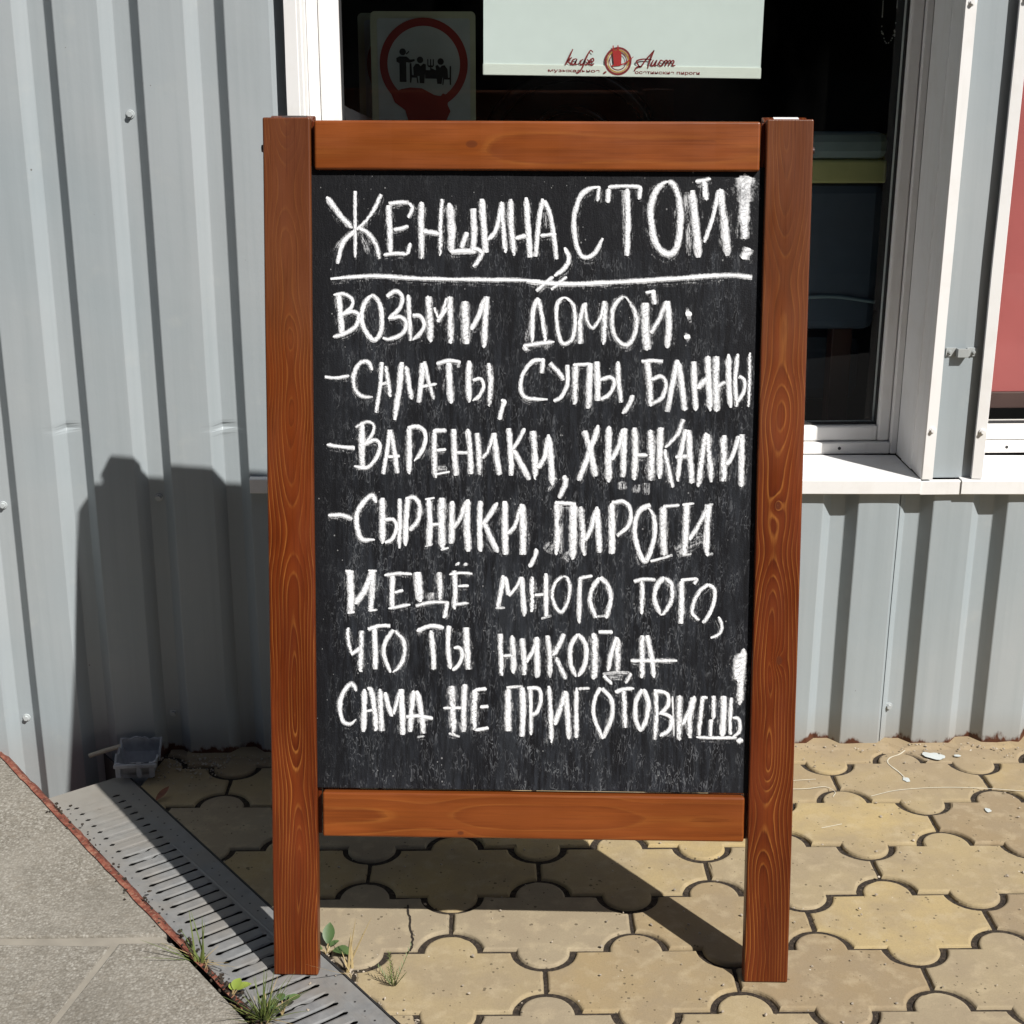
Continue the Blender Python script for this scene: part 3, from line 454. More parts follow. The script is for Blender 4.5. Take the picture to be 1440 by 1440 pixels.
def build_pavers():
    BM = bmesh.new(); c, s = math.cos(PHI), math.sin(PHI); rnd = random.Random(3)
    for i in range(-8, 7):
        for j in range(-7, 12):
            jj = j + (0.5 if i % 2 else 0.0) + 0.5
            a, b = jj*PW, i*PH
            cx, cy = POX + a*c - b*s, POY + a*s + b*c
            perp = (Vector((cx, cy))-GO).dot(GP)
            if perp < -0.05 or cy > FRONT_Y+0.12 or cy < 0.55 or cx > 3.3: continue
            bm = bmesh.new()
            tx, ty, dz = rnd.uniform(-.008, .008), rnd.uniform(-.010, .010), rnd.uniform(-.0018, .0012)
            rot = rnd.uniform(-.006, .006)
            def ring(ins, z):
                L = []
                for q in inset(OUT, ins):
                    ch_ = mnoise.noise(Vector((q.x*38+cx*31, q.y*38+cy*17, 5))); zc = -0.0022*max(0.0, ch_-0.42)*3 if g+0.0005 < ins < g+0.0046 else 0.0
                    jn = mnoise.noise(Vector((q.x*70+cx*9, q.y*70+cy*9, 1)))*0.0009 + mnoise.noise(Vector((q.x*190+cx*9, q.y*190+cy*9, 2)))*0.0006
                    x = q.x*(1-jn*6) - q.y*rot; y = q.y*(1-jn*6) + q.x*rot
                    L.append(bm.verts.new((cx + x*c - y*s, cy + x*s + y*c, z + zc + dz + tx*x + ty*y)))
                return L
            g = rnd.uniform(0.0018, 0.0032)
            R = [ring(g, -0.05), ring(g, -0.0075), ring(g+0.0008, -0.0036), ring(g+0.0022, -0.0013), ring(g+0.0036, -0.0004), ring(g+0.0052, 0.0)]
            n = len(OUT)
            for A, B in zip(R, R[1:]):
                for q in range(n): bm.faces.new((A[q], A[(q+1) % n], B[(q+1) % n], B[q]))
            bm.faces.new(R[-1]); bm.faces.new(R[0][::-1])
            tri(bm, faces=[f for f in bm.faces if len(f.verts) > 4], ngon_method='EAR_CLIP')
            for (co, no) in ((Vector((*gpt(0, 0.124), 0)), Vector((-GP.x, -GP.y, 0))), (Vector((-0.535, 2.445, 0)), Vector((-0.98, 0.20, 0)))):
                if bm.verts and min((v.co-co).dot(-no) for v in bm.verts) < 0:
                    r = bmesh.ops.bisect_plane(bm, geom=bm.verts[:]+bm.edges[:]+bm.faces[:], plane_co=co, plane_no=no, clear_outer=True)
                    es = [e for e in r['geom_cut'] if isinstance(e, bmesh.types.BMEdge)]
                    if es and bm.faces: bmesh.ops.triangle_fill(bm, edges=es, use_beauty=True)
            if bm.faces:
                tri(bm, faces=[f for f in bm.faces if len(f.verts) > 4])
                me = bpy.data.meshes.new('tmp'); bm.to_mesh(me); BM.from_mesh(me); bpy.data.meshes.remove(me)
            bm.free()
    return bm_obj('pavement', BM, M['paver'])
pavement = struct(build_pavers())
# sandy bed showing in the joints
bm = bmesh.new()
pts = [gpt(-0.02, 0.122), gpt(1.9, 0.122), (3.4, 0.58), (3.4, 2.50), (-0.535, 2.50), (-0.56, 2.31)]
lo = [bm.verts.new((x, y, -0.118)) for x, y in pts]; hi = [bm.verts.new((x, y, -0.0050)) for x, y in pts]
bm.faces.new(hi); 
for i in range(len(pts)): j = (i+1) % len(pts); bm.faces.new((lo[i], lo[j], hi[j], hi[i]))
tri(bm, faces=[f for f in bm.faces if len(f.verts) > 4])
bm_obj('joint_bed', bm, M['soil'], pavement)
# mortar fillet where the paving meets the sheet
bm = bmesh.new(); N = 150; rows = []
for i in range(N+1):
    x = -0.50 + 3.8*i/N
    a = mnoise.noise(Vector((x*9, 0, 3))); b = mnoise.noise(Vector((x*31, 5, 3))); d = mnoise.noise(Vector((x*17, 9, 1)))
    rows.append([bm.verts.new((x, FRONT_Y+0.03, 0.006+0.003*a)), bm.verts.new((x, FRONT_Y-0.003, 0.0035+0.003*a+0.003*b)), bm.verts.new((x, FRONT_Y-0.014+0.010*b, 0.0020+0.0015*d)), bm.verts.new((x, FRONT_Y-0.028+0.014*d, -0.004))])
for A, B in zip(rows, rows[1:]):
    for q in range(3): bm.faces.new((A[q], B[q], B[q+1], A[q+1]))
bm_obj('mortar_fillet', bm, M['paver'], pavement)

# --- concrete slabs on the left of the drain
def poly_slab(pts, top, gap=0.0, lo=-0.118, bev=0.004):
    bm = bmesh.new()
    A = [bm.verts.new((x, y, lo)) for x, y in pts]; B = [bm.verts.new((x, y, top)) for x, y in pts]
    bm.faces.new(A[::-1]); t = bm.faces.new(B)
    for i in range(len(pts)): j = (i+1) % len(pts); bm.faces.new((A[i], A[j], B[j], B[i]))
    if bev: bmesh.ops.bevel(bm, geom=list(t.edges), offset=bev, segments=2, profile=0.5, affect='EDGES')
    return bm
LP = -0.034
SB = bmesh.new()
def add_slab(pts, top):
    b = poly_slab(pts, top); me = bpy.data.meshes.new('t'); b.to_mesh(me); b.free(); SB.from_mesh(me); bpy.data.meshes.remove(me)
J1 = gpt(0.455, LP); J2 = gpt(0.525, LP)
add_slab([gpt(-0.40, LP), (-3.2, 2.56), (-3.2, 1.885), (-0.95, 1.853), J1], 0.010)
jx = (-0.490, 1.843)
add_slab([gpt(0.470, LP-0.006), (-0.4945, 1.8305), (-0.5605, 1.55), (-0.62, 0.59), gpt(2.02, LP)], 0.0085)
add_slab([(-0.504, 1.826), (-0.95, 1.847), (-3.2, 1.876), (-3.2, 0.59), (-0.626, 0.59), (-0.569, 1.55)], 0.0075)
slab = struct(bm_obj('concrete_slab', SB, M['slab']))
bm = bmesh.new(); vs = [bm.verts.new((x, y, 0.0062)) for x, y in (gpt(-0.40, LP-0.01), (-3.2, 2.56), (-3.2, 0.585), gpt(2.02, LP-0.01))]; bm.faces.new(vs)
bm_obj('slab_mortar', bm, M['mortar'], slab)
# red oxide edge strip of the slabs
bm = bmesh.new(); rows = []; N = 130
for i in range(N+1):
    a = -0.36 + 2.2*i/N
    e = mnoise.noise(Vector((a*16, 2, 0)))*0.0042 + mnoise.noise(Vector((a*55, 7, 0)))*0.0022
    f = mnoise.noise(Vector((a*22, 4, 4)))*0.003
    fd = 1.0 if a < 0.45 else max(0.28, 1-(a-0.45)*5)
    r = []
    for p, z in ((LP-0.006*fd+e*0.6, 0.0125), (LP+0.002+e*0.5, 0.0128*fd+0.0), (LP+0.006+e+f, 0.0065), (-0.0218+e*0.8+f*0.6, 0.0024), (-0.0215, -0.10)):
        x, y = gpt(a, p); r.append(bm.verts.new((x, y, z)))
    rows.append(r)
for A, B in zip(rows, rows[1:]):
    for q in range(4): bm.faces.new((A[q], B[q], B[q+1], A[q+1]))
bm_obj('slab_edge_strip', bm, M['redlip'], slab, smooth=True)

# ================================================================ linear drain
drain = thing('linear_drain', 'galvanised slotted drain grating running diagonally between concrete slabs and pavers', 'drain', (GO.x, GO.y, 0), math.atan2(GD.y, GD.x))
# local frame: x along the drain, y = minus the photo's right side (GP is -90deg -> +y is left), so flip
def dl(a, p): return (a, p)          # GP is +90 degrees from GD
cu = bpy.data.curves.new('grate_plate', 'CURVE'); cu.dimensions = '2D'; cu.fill_mode = 'BOTH'; cu.extrude = 0.0004
A0, A1, PL, PRT = -0.063, 1.95, -0.0205, 0.1195
def spl(pts):
    sp = cu.splines.new('POLY'); sp.points.add(len(pts)-1); sp.use_cyclic_u = True
    for q, (x, y) in zip(sp.points, pts): q.co = (x, y, 0, 1)
spl([(A0, PL), (A1, PL), (A1, PRT), (A0, PRT)])
SLOTS = range(0, 77)
rnd = random.Random(5)
bad = {8: 1, 9: 1, 23: 1, 28: -1, 31: 1}
for i in SLOTS:
    a = i*0.025; hw = 0.0021; top = []; bot = []
    buried = i < 8
    for q in range(17):
        p = 0.004 + 0.082*q/16 - 0.004
        w = hw
        if q in (0, 16): w = 0.0016
        if q in (1, 15): w = 0.0040
        if q in (2, 14): w = 0.0030
        off = 0.0
        if i in bad and 5 < q < 12: off = bad[i]*0.0035*math.sin((q-5)/7*math.pi*2)
        if buried and 1 < q < 14-(7-i)*0: w = 0.00022
        top.append((a+off+w, p)); bot.append((a+off-w, p))
    spl(top + bot[::-1])
co = bpy.data.objects.new('tmpc', cu); COL.objects.link(co)
dg = bpy.context.evaluated_depsgraph_get(); dg.update()
me = bpy.data.meshes.new_from_object(co.evaluated_get(dg)); bpy.data.objects.remove(co)
bm = bmesh.new(); bm.from_mesh(me); bpy.data.meshes.remove(me)
# raised pressed bars between the slots
for i in range(0, 76):
    a = (i+0.5)*0.025; h = 0.0012*(1 if i > 7 else 0.25 + 0.09*i)
    prof = [(-0.0101, 0), (-0.0070, 1), (0.0070, 1), (0.0101, 0)]; L = []
    for p, s, zf in ((0.004, 0.55, 0), (0.008, 0.9, 0.8), (0.012, 1.0, 1), (0.074, 1.0, 1), (0.078, 0.9, 0.8), (0.082, 0.55, 0)):
        L.append([bm.verts.new((a+x*s, p, 0.0005 + h*z*zf)) for x, z in prof])
    for A, B in zip(L, L[1:]):
        for q in range(3): bm.faces.new((A[q], A[q+1], B[q+1], B[q]))
# small pressed dimples
for i in range(0, 76):
    for p in (-0.011, 0.047, 0.101):
        a = (i+0.5)*0.025
        if p == 0.047: continue
        vs = [bm.verts.new((a+0.0016*math.cos(t), p+0.0016*math.sin(t), 0.00065)) for t in [2*math.pi*q/10 for q in range(10)]]
        f = bm.faces.new(vs); f.material_index = 1
for v in bm.verts:
    v.co.z += 0.0008*mnoise.noise(Vector((v.co.x*5, v.co.y*9, 0)))
plate = bm_obj('grating', bm, [M['galv'], M['gasket']], drain)
bm = bmesh.new()
box(bm, A0-0.10, A1, PRT+0.0012, PRT+0.0040, -0.10, 0.0005); box(bm, A0, A1, PL-0.003, PL-0.0008, -0.10, -0.001)
box(bm, A0-0.10, A1, PL, PRT, -0.112, -0.098)
bm_obj('channel_body', bm, M['gasket'], drain)

# ================================================================ cafe building
cafe = thing('cafe_building', 'cafe front clad in grey corrugated metal with white framed windows', 'building', (0, 2.6, 0))
def inb(o):                               # meshes are written in world space; hang them on the building where they stand
    o.parent = cafe; o.matrix_parent_inverse = Matrix.Translation((0, -2.6, 0)); return o
def sub(o, par):
    o.parent = par; return o
PITCH, X0 = 0.13274, -0.6345
def sheet(name, xa, xb, za, zb, dy=0.0, phase=X0):
    """pressed trapezoid sheet: wide proud flats, narrow grooves, real steel thickness"""
    prof = []
    i0 = int((xa-phase)/PITCH)-2; i1 = int((xb-phase)/PITCH)+3
    key = []
    for i in range(i0, i1):
        c = phase + i*PITCH
        key += [(c-0.0550, 0.0), (c-0.0535, 0.0006), (c-0.0365, 0.0194), (c-0.0350, 0.020), (c-0.0105, 0.020), (c-0.0088, 0.0192), (c+0.0078, 0.0008), (c+0.0095, 0.0)]
        for t in (0.25, 0.5, 0.75): key.append((c+0.0095+t*(PITCH-0.0645), -0.0004))
    def at(x):
        for (xa_, ya), (xb_, yb) in zip(key, key[1:]):
            if xa_ <= x <= xb_: return ya+(yb-ya)*(x-xa_)/max(1e-9, xb_-xa_)
        return 0.0
    xs = [xa] + [x for x, _ in key if xa+1e-4 < x < xb-1e-4] + [xb]
    zs = [za + (zb-za)*i/max(2, int((zb-za)/0.05)) for i in range(max(2, int((zb-za)/0.05))+1)]
    zs = sorted(set(zs + [0.585+0.0045*i for i in range(14)])) if name == 'wall_sheet' and za < 0 and zb > 1 else zs
    DENTS = ((-0.4020, 0.6135, 0.0042), (-0.6690, 0.6130, 0.0034), (-0.40, 0.607, -0.002))
    bm = bmesh.new()
    F, B = [], []
    for z in zs:
        r = []
        for x in xs:
            wv = 0.0011*mnoise.noise(Vector((x*2.3, z*2.1, 4))) + 0.0005*mnoise.noise(Vector((x*9, z*6, 8)))
            for dx_, dz_, am in DENTS:
                wv += am*math.exp(-((x-dx_)/0.015)**2-((z-dz_)/0.0055)**2)
            r.append(bm.verts.new((x + 0.0012*mnoise.noise(Vector((x*1.5, z*2.6, 1))), FRONT_Y + dy + at(x) + wv, z)))
        F.append(r); B.append([bm.verts.new((v.co.x, v.co.y+0.0007, v.co.z)) for v in r])
    n = len(xs)
    for r0, r1 in zip(F, F[1:]):
        for i in range(n-1): bm.faces.new((r0[i], r0[i+1], r1[i+1], r1[i]))
    for r0, r1 in zip(B, B[1:]):
        for i in range(n-1): bm.faces.new((r0[i+1], r0[i], r1[i], r1[i+1]))
    for k in (0, -1):
        for i in range(n-1): bm.faces.new((F[k][i], B[k][i], B[k][i+1], F[k][i+1]))
    for r0, r1, b0, b1 in zip(F, F[1:], B, B[1:]):
        for k in (0, -1): bm.faces.new((r0[k], r1[k], b1[k], b0[k]))
    return inb(bm_obj(name, bm, M['sheet']))
sh_left = sheet('wall_sheet', -3.3, -0.258, -0.11, 3.0)
sh_low = sheet('wall_sheet', -0.258, 0.792, -0.11, 0.497)
sh_low2 = sheet('wall_sheet', 0.777, 3.3, -0.11, 0.497, dy=-0.0024)
sheet('wall_sheet', -0.258, 3.3, 1.80, 3.0)
# plain grey panel between the windows
pil = inb(box_obj('pillar_panel', (0.8085, 0.9092, 2.4320, 2.4330, 0.516, 1.80), M['sheet']))
# solid wall behind the cladding
bm = bmesh.new()
box(bm, -3.3, -0.251, 2.47, 2.70, -0.118, 3.0); box(bm, -0.2505, 3.3, 2.47, 2.70, -0.118, 0.488); box(bm, -0.2505, 3.3, 2.47, 2.70, 1.81, 3.0)
box(bm, 0.8105, 0.9075, 2.45, 2.70, 0.4885, 1.8095); box(bm, 2.25, 3.3, 2.47, 2.70, 0.4885, 1.8095)
inb(bm_obj('wall_core', bm, M['dark']))
bm = bmesh.new()
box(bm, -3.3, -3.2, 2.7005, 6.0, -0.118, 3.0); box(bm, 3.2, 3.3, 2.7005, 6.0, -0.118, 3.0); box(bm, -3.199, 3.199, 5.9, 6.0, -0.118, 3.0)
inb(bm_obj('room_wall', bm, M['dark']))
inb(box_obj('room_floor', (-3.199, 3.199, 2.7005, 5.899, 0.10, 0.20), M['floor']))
inb(box_obj('roof', (-3.4, 3.4, 1.95, 6.1, 3.001, 3.12), M['sheet'], bev=0.01))

def screw(x, z, parent, y, r=1.0, mat=None):
    bm = bmesh.new(); n = (0, -1, 0)
    cyl(bm, (x, y, z), n, 0.0072*r, 0.0066*r, 0.0016, 20)
    cyl(bm, (x, y-0.0016, z), n, 0.0046*r, 0.0044*r, 0.0050*r, 6)
    o = bm_obj('screw', bm, mat or M['screw']); o.parent = parent; return o
GRV = FRONT_Y+0.0195
for x, z in ((-0.5215, 1.1300), (-0.7895, 0.0705), (-0.5215, 0.4869), (-0.5245, 0.0762), (-0.790, 0.4754), (-0.5215, 1.72), (-0.920, 1.1300)):
    screw(x, z, sh_left, GRV+0.0003)
for x, z in ((0.7925, 0.0702), (1.19, 0.070), (1.19, 0.44)): screw(x, z, sh_low2, GRV-0.0020)
for x, z in ((0.37, 0.070), (0.10, 0.070)): screw(x, z, sh_low, GRV)

def window(xl, xr, zt, nm='window'):
    zb = 0.5188
    bm = bmesh.new(); b = 0.0022
    # fixed outer frame
    def ring(x0, x1, z0, z1, w0, w1, w2, w3, ya, yb, bev):
        box(bm, x0, x0+w0, ya, yb, z0, z1, bev); box(bm, x1-w1, x1, ya, yb, z0, z1, bev)
        box(bm, x0+w0+.0004, x1-w1-.0004, ya+.0006, yb, z0, z0+w2, bev); box(bm, x0+w0+.0004, x1-w1-.0004, ya+.0006, yb, z1-w3, z1, bev)
    ring(xl, xr, zb+0.001, zt, 0.0185, 0.0125, 0.0215, 0.03, 2.5745, 2.640, b)
    ring(xl+0.0192, xr-0.0132, zb+0.0235, zt-0.0305, 0.0345, 0.0222, 0.0285, 0.05, 2.5840, 2.632, 0.004)
    f = inb(bm_obj(nm, bm, M['white']))
    gx0, gx1, gz0, gz1 = xl+0.054, xr-0.0356, zb+0.0525, zt-0.0808
    bm = bmesh.new()
    for q in ((gx0, gx0+0.0035, gz0, gz1), (gx1-0.0035, gx1, gz0, gz1), (gx0+.0036, gx1-.0036, gz0, gz0+0.0035), (gx0+.0036, gx1-.0036, gz1-0.0035, gz1)): box(bm, q[0], q[1], 2.5955, 2.6035, q[2], q[3])
    sub(bm_obj('gasket', bm, M['gasket']), f)
    bm = bmesh.new(); vs = [bm.verts.new((x, 2.6045, z)) for x, z in ((gx0+.001, gz0+.001), (gx1-.001, gz0+.001), (gx1-.001, gz1-.001), (gx0+.001, gz1-.001))]; bm.faces.new(vs)
    sub(bm_obj('pane', bm, M['glass']), f)
    return f, (gx0, gx1, gz0, gz1)
win1, g1 = window(-0.2478, 0.8068, 1.79)
win2, g2 = window(0.9112, 2.21, 1.79)
# drain slots in the frame foot
for wdw, xs in ((win1, (0.700, -0.05, 0.33)), (win2, (1.012, 1.5, 2.0))):
    for x in xs:
        bm = bmesh.new(); cyl(bm, (x, 2.5752, 0.5310), (0, -1, 0), 0.0030, 0.0030, 0.0006, 14); sub(bm_obj('drain_hole', bm, M['gasket']), wdw)
# folded metal reveals with their front flange
def reveal(win, xin, side, zlo=0.5180, drop=None):
    """side=-1: reveal to the left of an opening (flange runs left), +1: to the right"""
    bm = bmesh.new(); t = 0.0014
    fl = 0.0165 if side > 0 else 0.0178
    x_out = xin + side*fl
    nz = 40; L = []
    yb = 2.5742
    for i in range(nz+1):
        z = zlo + (1.80-zlo)*i/nz
        wv = 0.0009*mnoise.noise(Vector((xin*7, z*3.1, 2))); w2 = 0.0016*mnoise.noise(Vector((xin*3, z*5.0, 9)))
        # front plane of flange, return lip at its outer edge, reveal running in to the frame, one shallow fold in it
        P = [(x_out+w2, 2.4235+wv), (x_out+side*0.0002+w2, 2.4168+wv), (xin-side*0.0000+wv, 2.4158), (xin-side*0.0012+wv, 2.4175), (xin-side*0.0004, 2.475), (xin-side*0.0024, 2.477), (xin-side*0.0016, 2.535), (xin+side*0.0004, 2.537), (xin+side*0.0006, yb)]
        if z < 0.5196: z2 = [z if y < 2.4178 else 0.5198 for _, y in P]
        else: z2 = [z]*len(P)
        L.append([bm.verts.new((x, y, zz)) for (x, y), zz in zip(P, z2)])
    for A, B in zip(L, L[1:]):
        for q in range(len(A)-1): bm.faces.new((A[q], A[q+1], B[q+1], B[q]))
    fs = bm.faces[:]
    bmesh.ops.recalc_face_normals(bm, faces=fs)
    bmesh.ops.solidify(bm, geom=fs, thickness=0.0009*(1))
    o = bm_obj('reveal_trim', bm, M['flash']); return sub(o, win)
reveal(win1, -0.2478, -1); rv = reveal(win1, 0.8068, +1); reveal(win2, 0.9112, -1); reveal(win2, 2.21, 1)
for x, z in ((0.8158, 0.6062), (0.8158, 1.3035), (-0.2565, 1.3200), (-0.2565, 0.62)): screw(x, z, win1, 2.4156, 0.78, M['flash'])
for x, z in ((0.9035, 0.603), (0.9035, 1.31)): screw(x, z, win2, 2.4156, 0.78, M['flash'])
# sills: folded sheet, slightly out of level
def sill(x0, x1, win, y0=2.4130):
    bm = bmesh.new(); n = max(2, int((x1-x0)/0.06)); L = []
    for i in range(n+1):
        x = x0 + (x1-x0)*i/n; dz = -(x-0.68)*0.0105; w_ = 0.0006*mnoise.noise(Vector((x*8, 1, 1)))
        L.append([bm.verts.new((x, y, z+dz)) for y, z in ((2.5738, 0.5192), (y0+0.0022+w_, 0.5186), (y0+w_, 0.5166), (y0+w_, 0.4936), (y0+0.0012+w_, 0.4924), (y0+0.012, 0.4926), (y0+0.012, 0.5040), (2.5738, 0.5040))])
    for A, B in zip(L, L[1:]):
        for q in range(8): bm.faces.new((A[q], A[(q+1) % 8], B[(q+1) % 8], B[q]))
    bm.faces.new(L[0][::-1]); bm.faces.new(L[-1])
    return sub(bm_obj('window_sill', bm, M['flash']), win)
sill(-0.3585, 0.8040, win1); sill(0.8765, 2.30, win2)
inb(box_obj('sill_closing_strip', (0.8045, 0.8760, 2.4160, 2.4280, 0.4895, 0.5140), M['flash'], bev=0.0008))
# strap bracket on the pillar
bx, bz, hh = 0.8590, 0.7395, 0.0075
bm = bmesh.new()
for xa, xb in ((-0.0270, -0.0098), (0.0098, 0.0270)): box(bm, bx+xa, bx+xb, 2.4300, 2.4316, bz-hh, bz+hh, 0.0004, 1)
box(bm, bx-0.0095, bx+0.0095, 2.4200, 2.4214, bz-hh, bz+hh, 0.0004, 1)
for xa in (-0.0097, 0.0083): box(bm, bx+xa, bx+xa+0.0014, 2.4216, 2.4314, bz-hh+.0003, bz+hh-.0003, 0.0002, 1)
br = sub(bm_obj('strap_bracket', bm, M['zinc']), pil)
for dx in (-0.0205, 0.0205): screw(bx+dx, bz, pil, 2.4298, 0.5, M['zinc'])

# ---------------------------------------------------------------- things behind the glass
def flat(bm, pts, y, mi=0):
    f = bm.faces.new([bm.verts.new((x, y, z)) for x, z in pts]); f.material_index = mi; return f
def ring_mesh(bm, cx, cz, r0, r1, y, n=64):
    A = [bm.verts.new((cx+r0*math.cos(2*math.pi*i/n), y, cz+r0*math.sin(2*math.pi*i/n))) for i in range(n)]
    B = [bm.verts.new((cx+r1*math.cos(2*math.pi*i/n), y, cz+r1*math.sin(2*math.pi*i/n))) for i in range(n)]
    for i in range(n): j = (i+1) % n; bm.faces.new((A[i], A[j], B[j], B[i]))
def ribbon(bm, pts, w, y, step):
    P = catmull([(a, b, 0) for a, b in pts], step); L = []
    for i, p in enumerate(P):
        d = (P[min(i+1, len(P)-1)]-P[max(i-1, 0)]).normalized(); nn = Vector((-d.y, d.x, 0))
        t = i/(len(P)-1); ww = w*(0.45+0.55*math.sin(math.pi*(0.12+0.76*t)))
        L.append([bm.verts.new((q.x, y, q.y)) for q in (p+nn*ww/2, p-nn*ww/2)])
    for A, B in zip(L, L[1:]): bm.faces.new((A[0], A[1], B[1], B[0]))
BX0, BX1, BZ, BY = 0.0488, 0.5345, 1.1865, 2.660
blind = thing('roller_blind', 'pale grey-green roller blind printed with a red cafe logo', 'blind', (0.29, BY, 1.18), 0, 'roller blinds in the cafe windows')
def inbl(o): o.parent = blind; o.matrix_parent_inverse = Matrix.Translation((-0.29, -BY, -1.18)); return o
bm = bmesh.new(); prism_xz(bm, [(BX0, BZ+0.010), (BX0+0.002, 1.76), (BX1+0.002, 1.76), (BX1, BZ+0.004)], BY, BY+0.0012); inbl(bm_obj('blind_fabric', bm, M['blind']))
bm = bmesh.new(); prism_xz(bm, [(BX0-0.001, BZ+0.0005), (BX0-0.001, BZ+0.0195), (BX1+0.001, BZ+0.0135), (BX1+0.001, BZ-0.0055)], BY-0.0020, BY+0.0035)
bmesh.ops.bevel(bm, geom=bm.edges[:], offset=0.0009, segments=2, affect='EDGES')
inbl(bm_obj('bottom_rail', bm, M['rail']))
LX, LZ, LS = 0.2834, 1.2104, 0.0002114          # logo centre and metres per drawn unit
def lp(x, y): return (LX + (x-640)*LS, LZ - (y-185)*LS - (x-640)*LS*0.012)
LY = BY-0.0024
bm = bmesh.new(); ring_mesh(bm, LX, LZ, 0.0200, 0.0236, LY); ring_mesh(bm, LX, LZ, 0.0138, 0.0152, LY)
em = inbl(bm_obj('logo_emblem', bm, M['print_red']))
bm = bmesh.new(); ring_mesh(bm, LX, LZ, 0.0172, 0.0187, LY); ring_mesh(bm, LX, LZ, 0.0193, 0.0197, LY)
sub(bm_obj('emblem_ring', bm, M['print_yel']), em).matrix_parent_inverse = Matrix()
bm = bmesh.new()
flat(bm, [lp(*q) for q in ((592, 62), (600, 62), (604, 100), (628, 100), (632, 58), (640, 60), (645, 100), (664, 112), (668, 150), (666, 205), (690, 200), (720, 180), (765, 146), (768, 150), (725, 188), (695, 208), (650, 222), (585, 228), (583, 220), (606, 212), (598, 150), (590, 100))], LY-0.0005)
tri(bm, faces=bm.faces[:])
sub(bm_obj('emblem_stork', bm, M['print_scarlet']), em)
script = [[(265, 95), (235, 160), (203, 222)], [(258, 160), (222, 190)], [(222, 190), (238, 205), (256, 220)], [(292, 170), (264, 183), (258, 210), (276, 215), (296, 180)], [(300, 170), (287, 212), (306, 214)],
          [(432, 118), (408, 106), (375, 165), (345, 240), (312, 280), (295, 280)], [(352, 174), (326, 192), (330, 216), (356, 204), (366, 178)], [(384, 174), (396, 192), (378, 216), (362, 210)],
          [(404, 202), (436, 186), (432, 167), (406, 184), (404, 212), (424, 218), (442, 206)],
          [(936, 95), (870, 170), (828, 226), (800, 202), (795, 180), (850, 166), (918, 170)], [(936, 95), (908, 165), (886, 238)], [(830, 222), (792, 236), (776, 262)],
          [(932, 170), (915, 212), (932, 214), (957, 175)], [(962, 170), (946, 214), (962, 212)], [(1012, 180), (992, 174), (978, 204), (990, 218), (1010, 206)],
          [(1022, 174), (1008, 218)], [(1014, 196), (1036, 174), (1046, 180), (1032, 218)], [(1042, 192), (1066, 174), (1074, 182), (1060, 218)], [(1070, 192), (1094, 174), (1102, 184), (1090, 213), (1116, 212)], [(545, 268), (520, 283)]]
bm = bmesh.new()
for st in script: ribbon(bm, [lp(*q) for q in st], 13*LS, LY-0.0004, 0.0008)
inbl(bm_obj('logo_script', bm, M['print_red']))
def text_part(body, x0, x1, y0, y1, name):
    fc = bpy.data.curves.new('t', 'FONT'); fc.body = body; fc.size = 1.0; fc.offset = 0.014
    fo = bpy.data.objects.new('t', fc); COL.objects.link(fo)
    dg = bpy.context.evaluated_depsgraph_get(); dg.update()
    me = bpy.data.meshes.new_from_object(fo.evaluated_get(dg)); bpy.data.objects.remove(fo)
    xs = [v.co.x for v in me.vertices]; ys = [v.co.y for v in me.vertices]
    if not xs: return
    a, b, c, d = min(xs), max(xs), min(ys), max(ys)
    for v in me.vertices:
        px = x0 + (x1-x0)*(v.co.x-a)/(b-a); py = y1 + (y0-y1)*(v.co.y-c)/(d-c)
        X, Z = lp(px, py); v.co = (X, LY, Z)
    me.name = name; me.materials.clear()
    return inbl(link(name, me, M['print_red']))
text_part('музыкальное', 62, 490, 257, 284, 'small_lettering')
text_part('осетинские пироги', 782, 1320, 262, 290, 'small_lettering')
# bead chain hanging by the right side
bm = bmesh.new()
loop = catmull([(0.742, 1.76, 0), (0.741, 1.50, 0), (0.7415, 1.285, 0), (0.7455, 1.256, 0), (0.752, 1.2415, 0), (0.760, 1.246, 0), (0.7645, 1.262, 0), (0.766, 1.30, 0), (0.766, 1.76, 0)], 0.0045)
for p in loop: bmesh.ops.create_icosphere(bm, subdivisions=1, radius=0.0013, matrix=Matrix.Translation((p.x, 2.655, p.y)))
tag(bm_obj('blind_chain', bm, M['bead']), 'thin bead chain loop hanging inside the dark window', 'chain')
# red blind in the second window
rb = thing('roller_blind', 'plain dusty red roller blind behind the window at right', 'blind', (1.5, 2.66, 0.6), 0, 'roller blinds in the cafe windows')
o = box_obj('blind_fabric', (0.93, 2.20, 2.659, 2.6602, 0.617, 1.76), M['redblind']); o.parent = rb; o.matrix_parent_inverse = Matrix.Translation((-1.5, -2.66, -0.6))
o = box_obj('bottom_rail', (0.93, 2.20, 2.655, 2.664, 0.585, 0.6165), M['brown'], bev=0.002); o.parent = rb; o.matrix_parent_inverse = Matrix.Translation((-1.5, -2.66, -0.6))
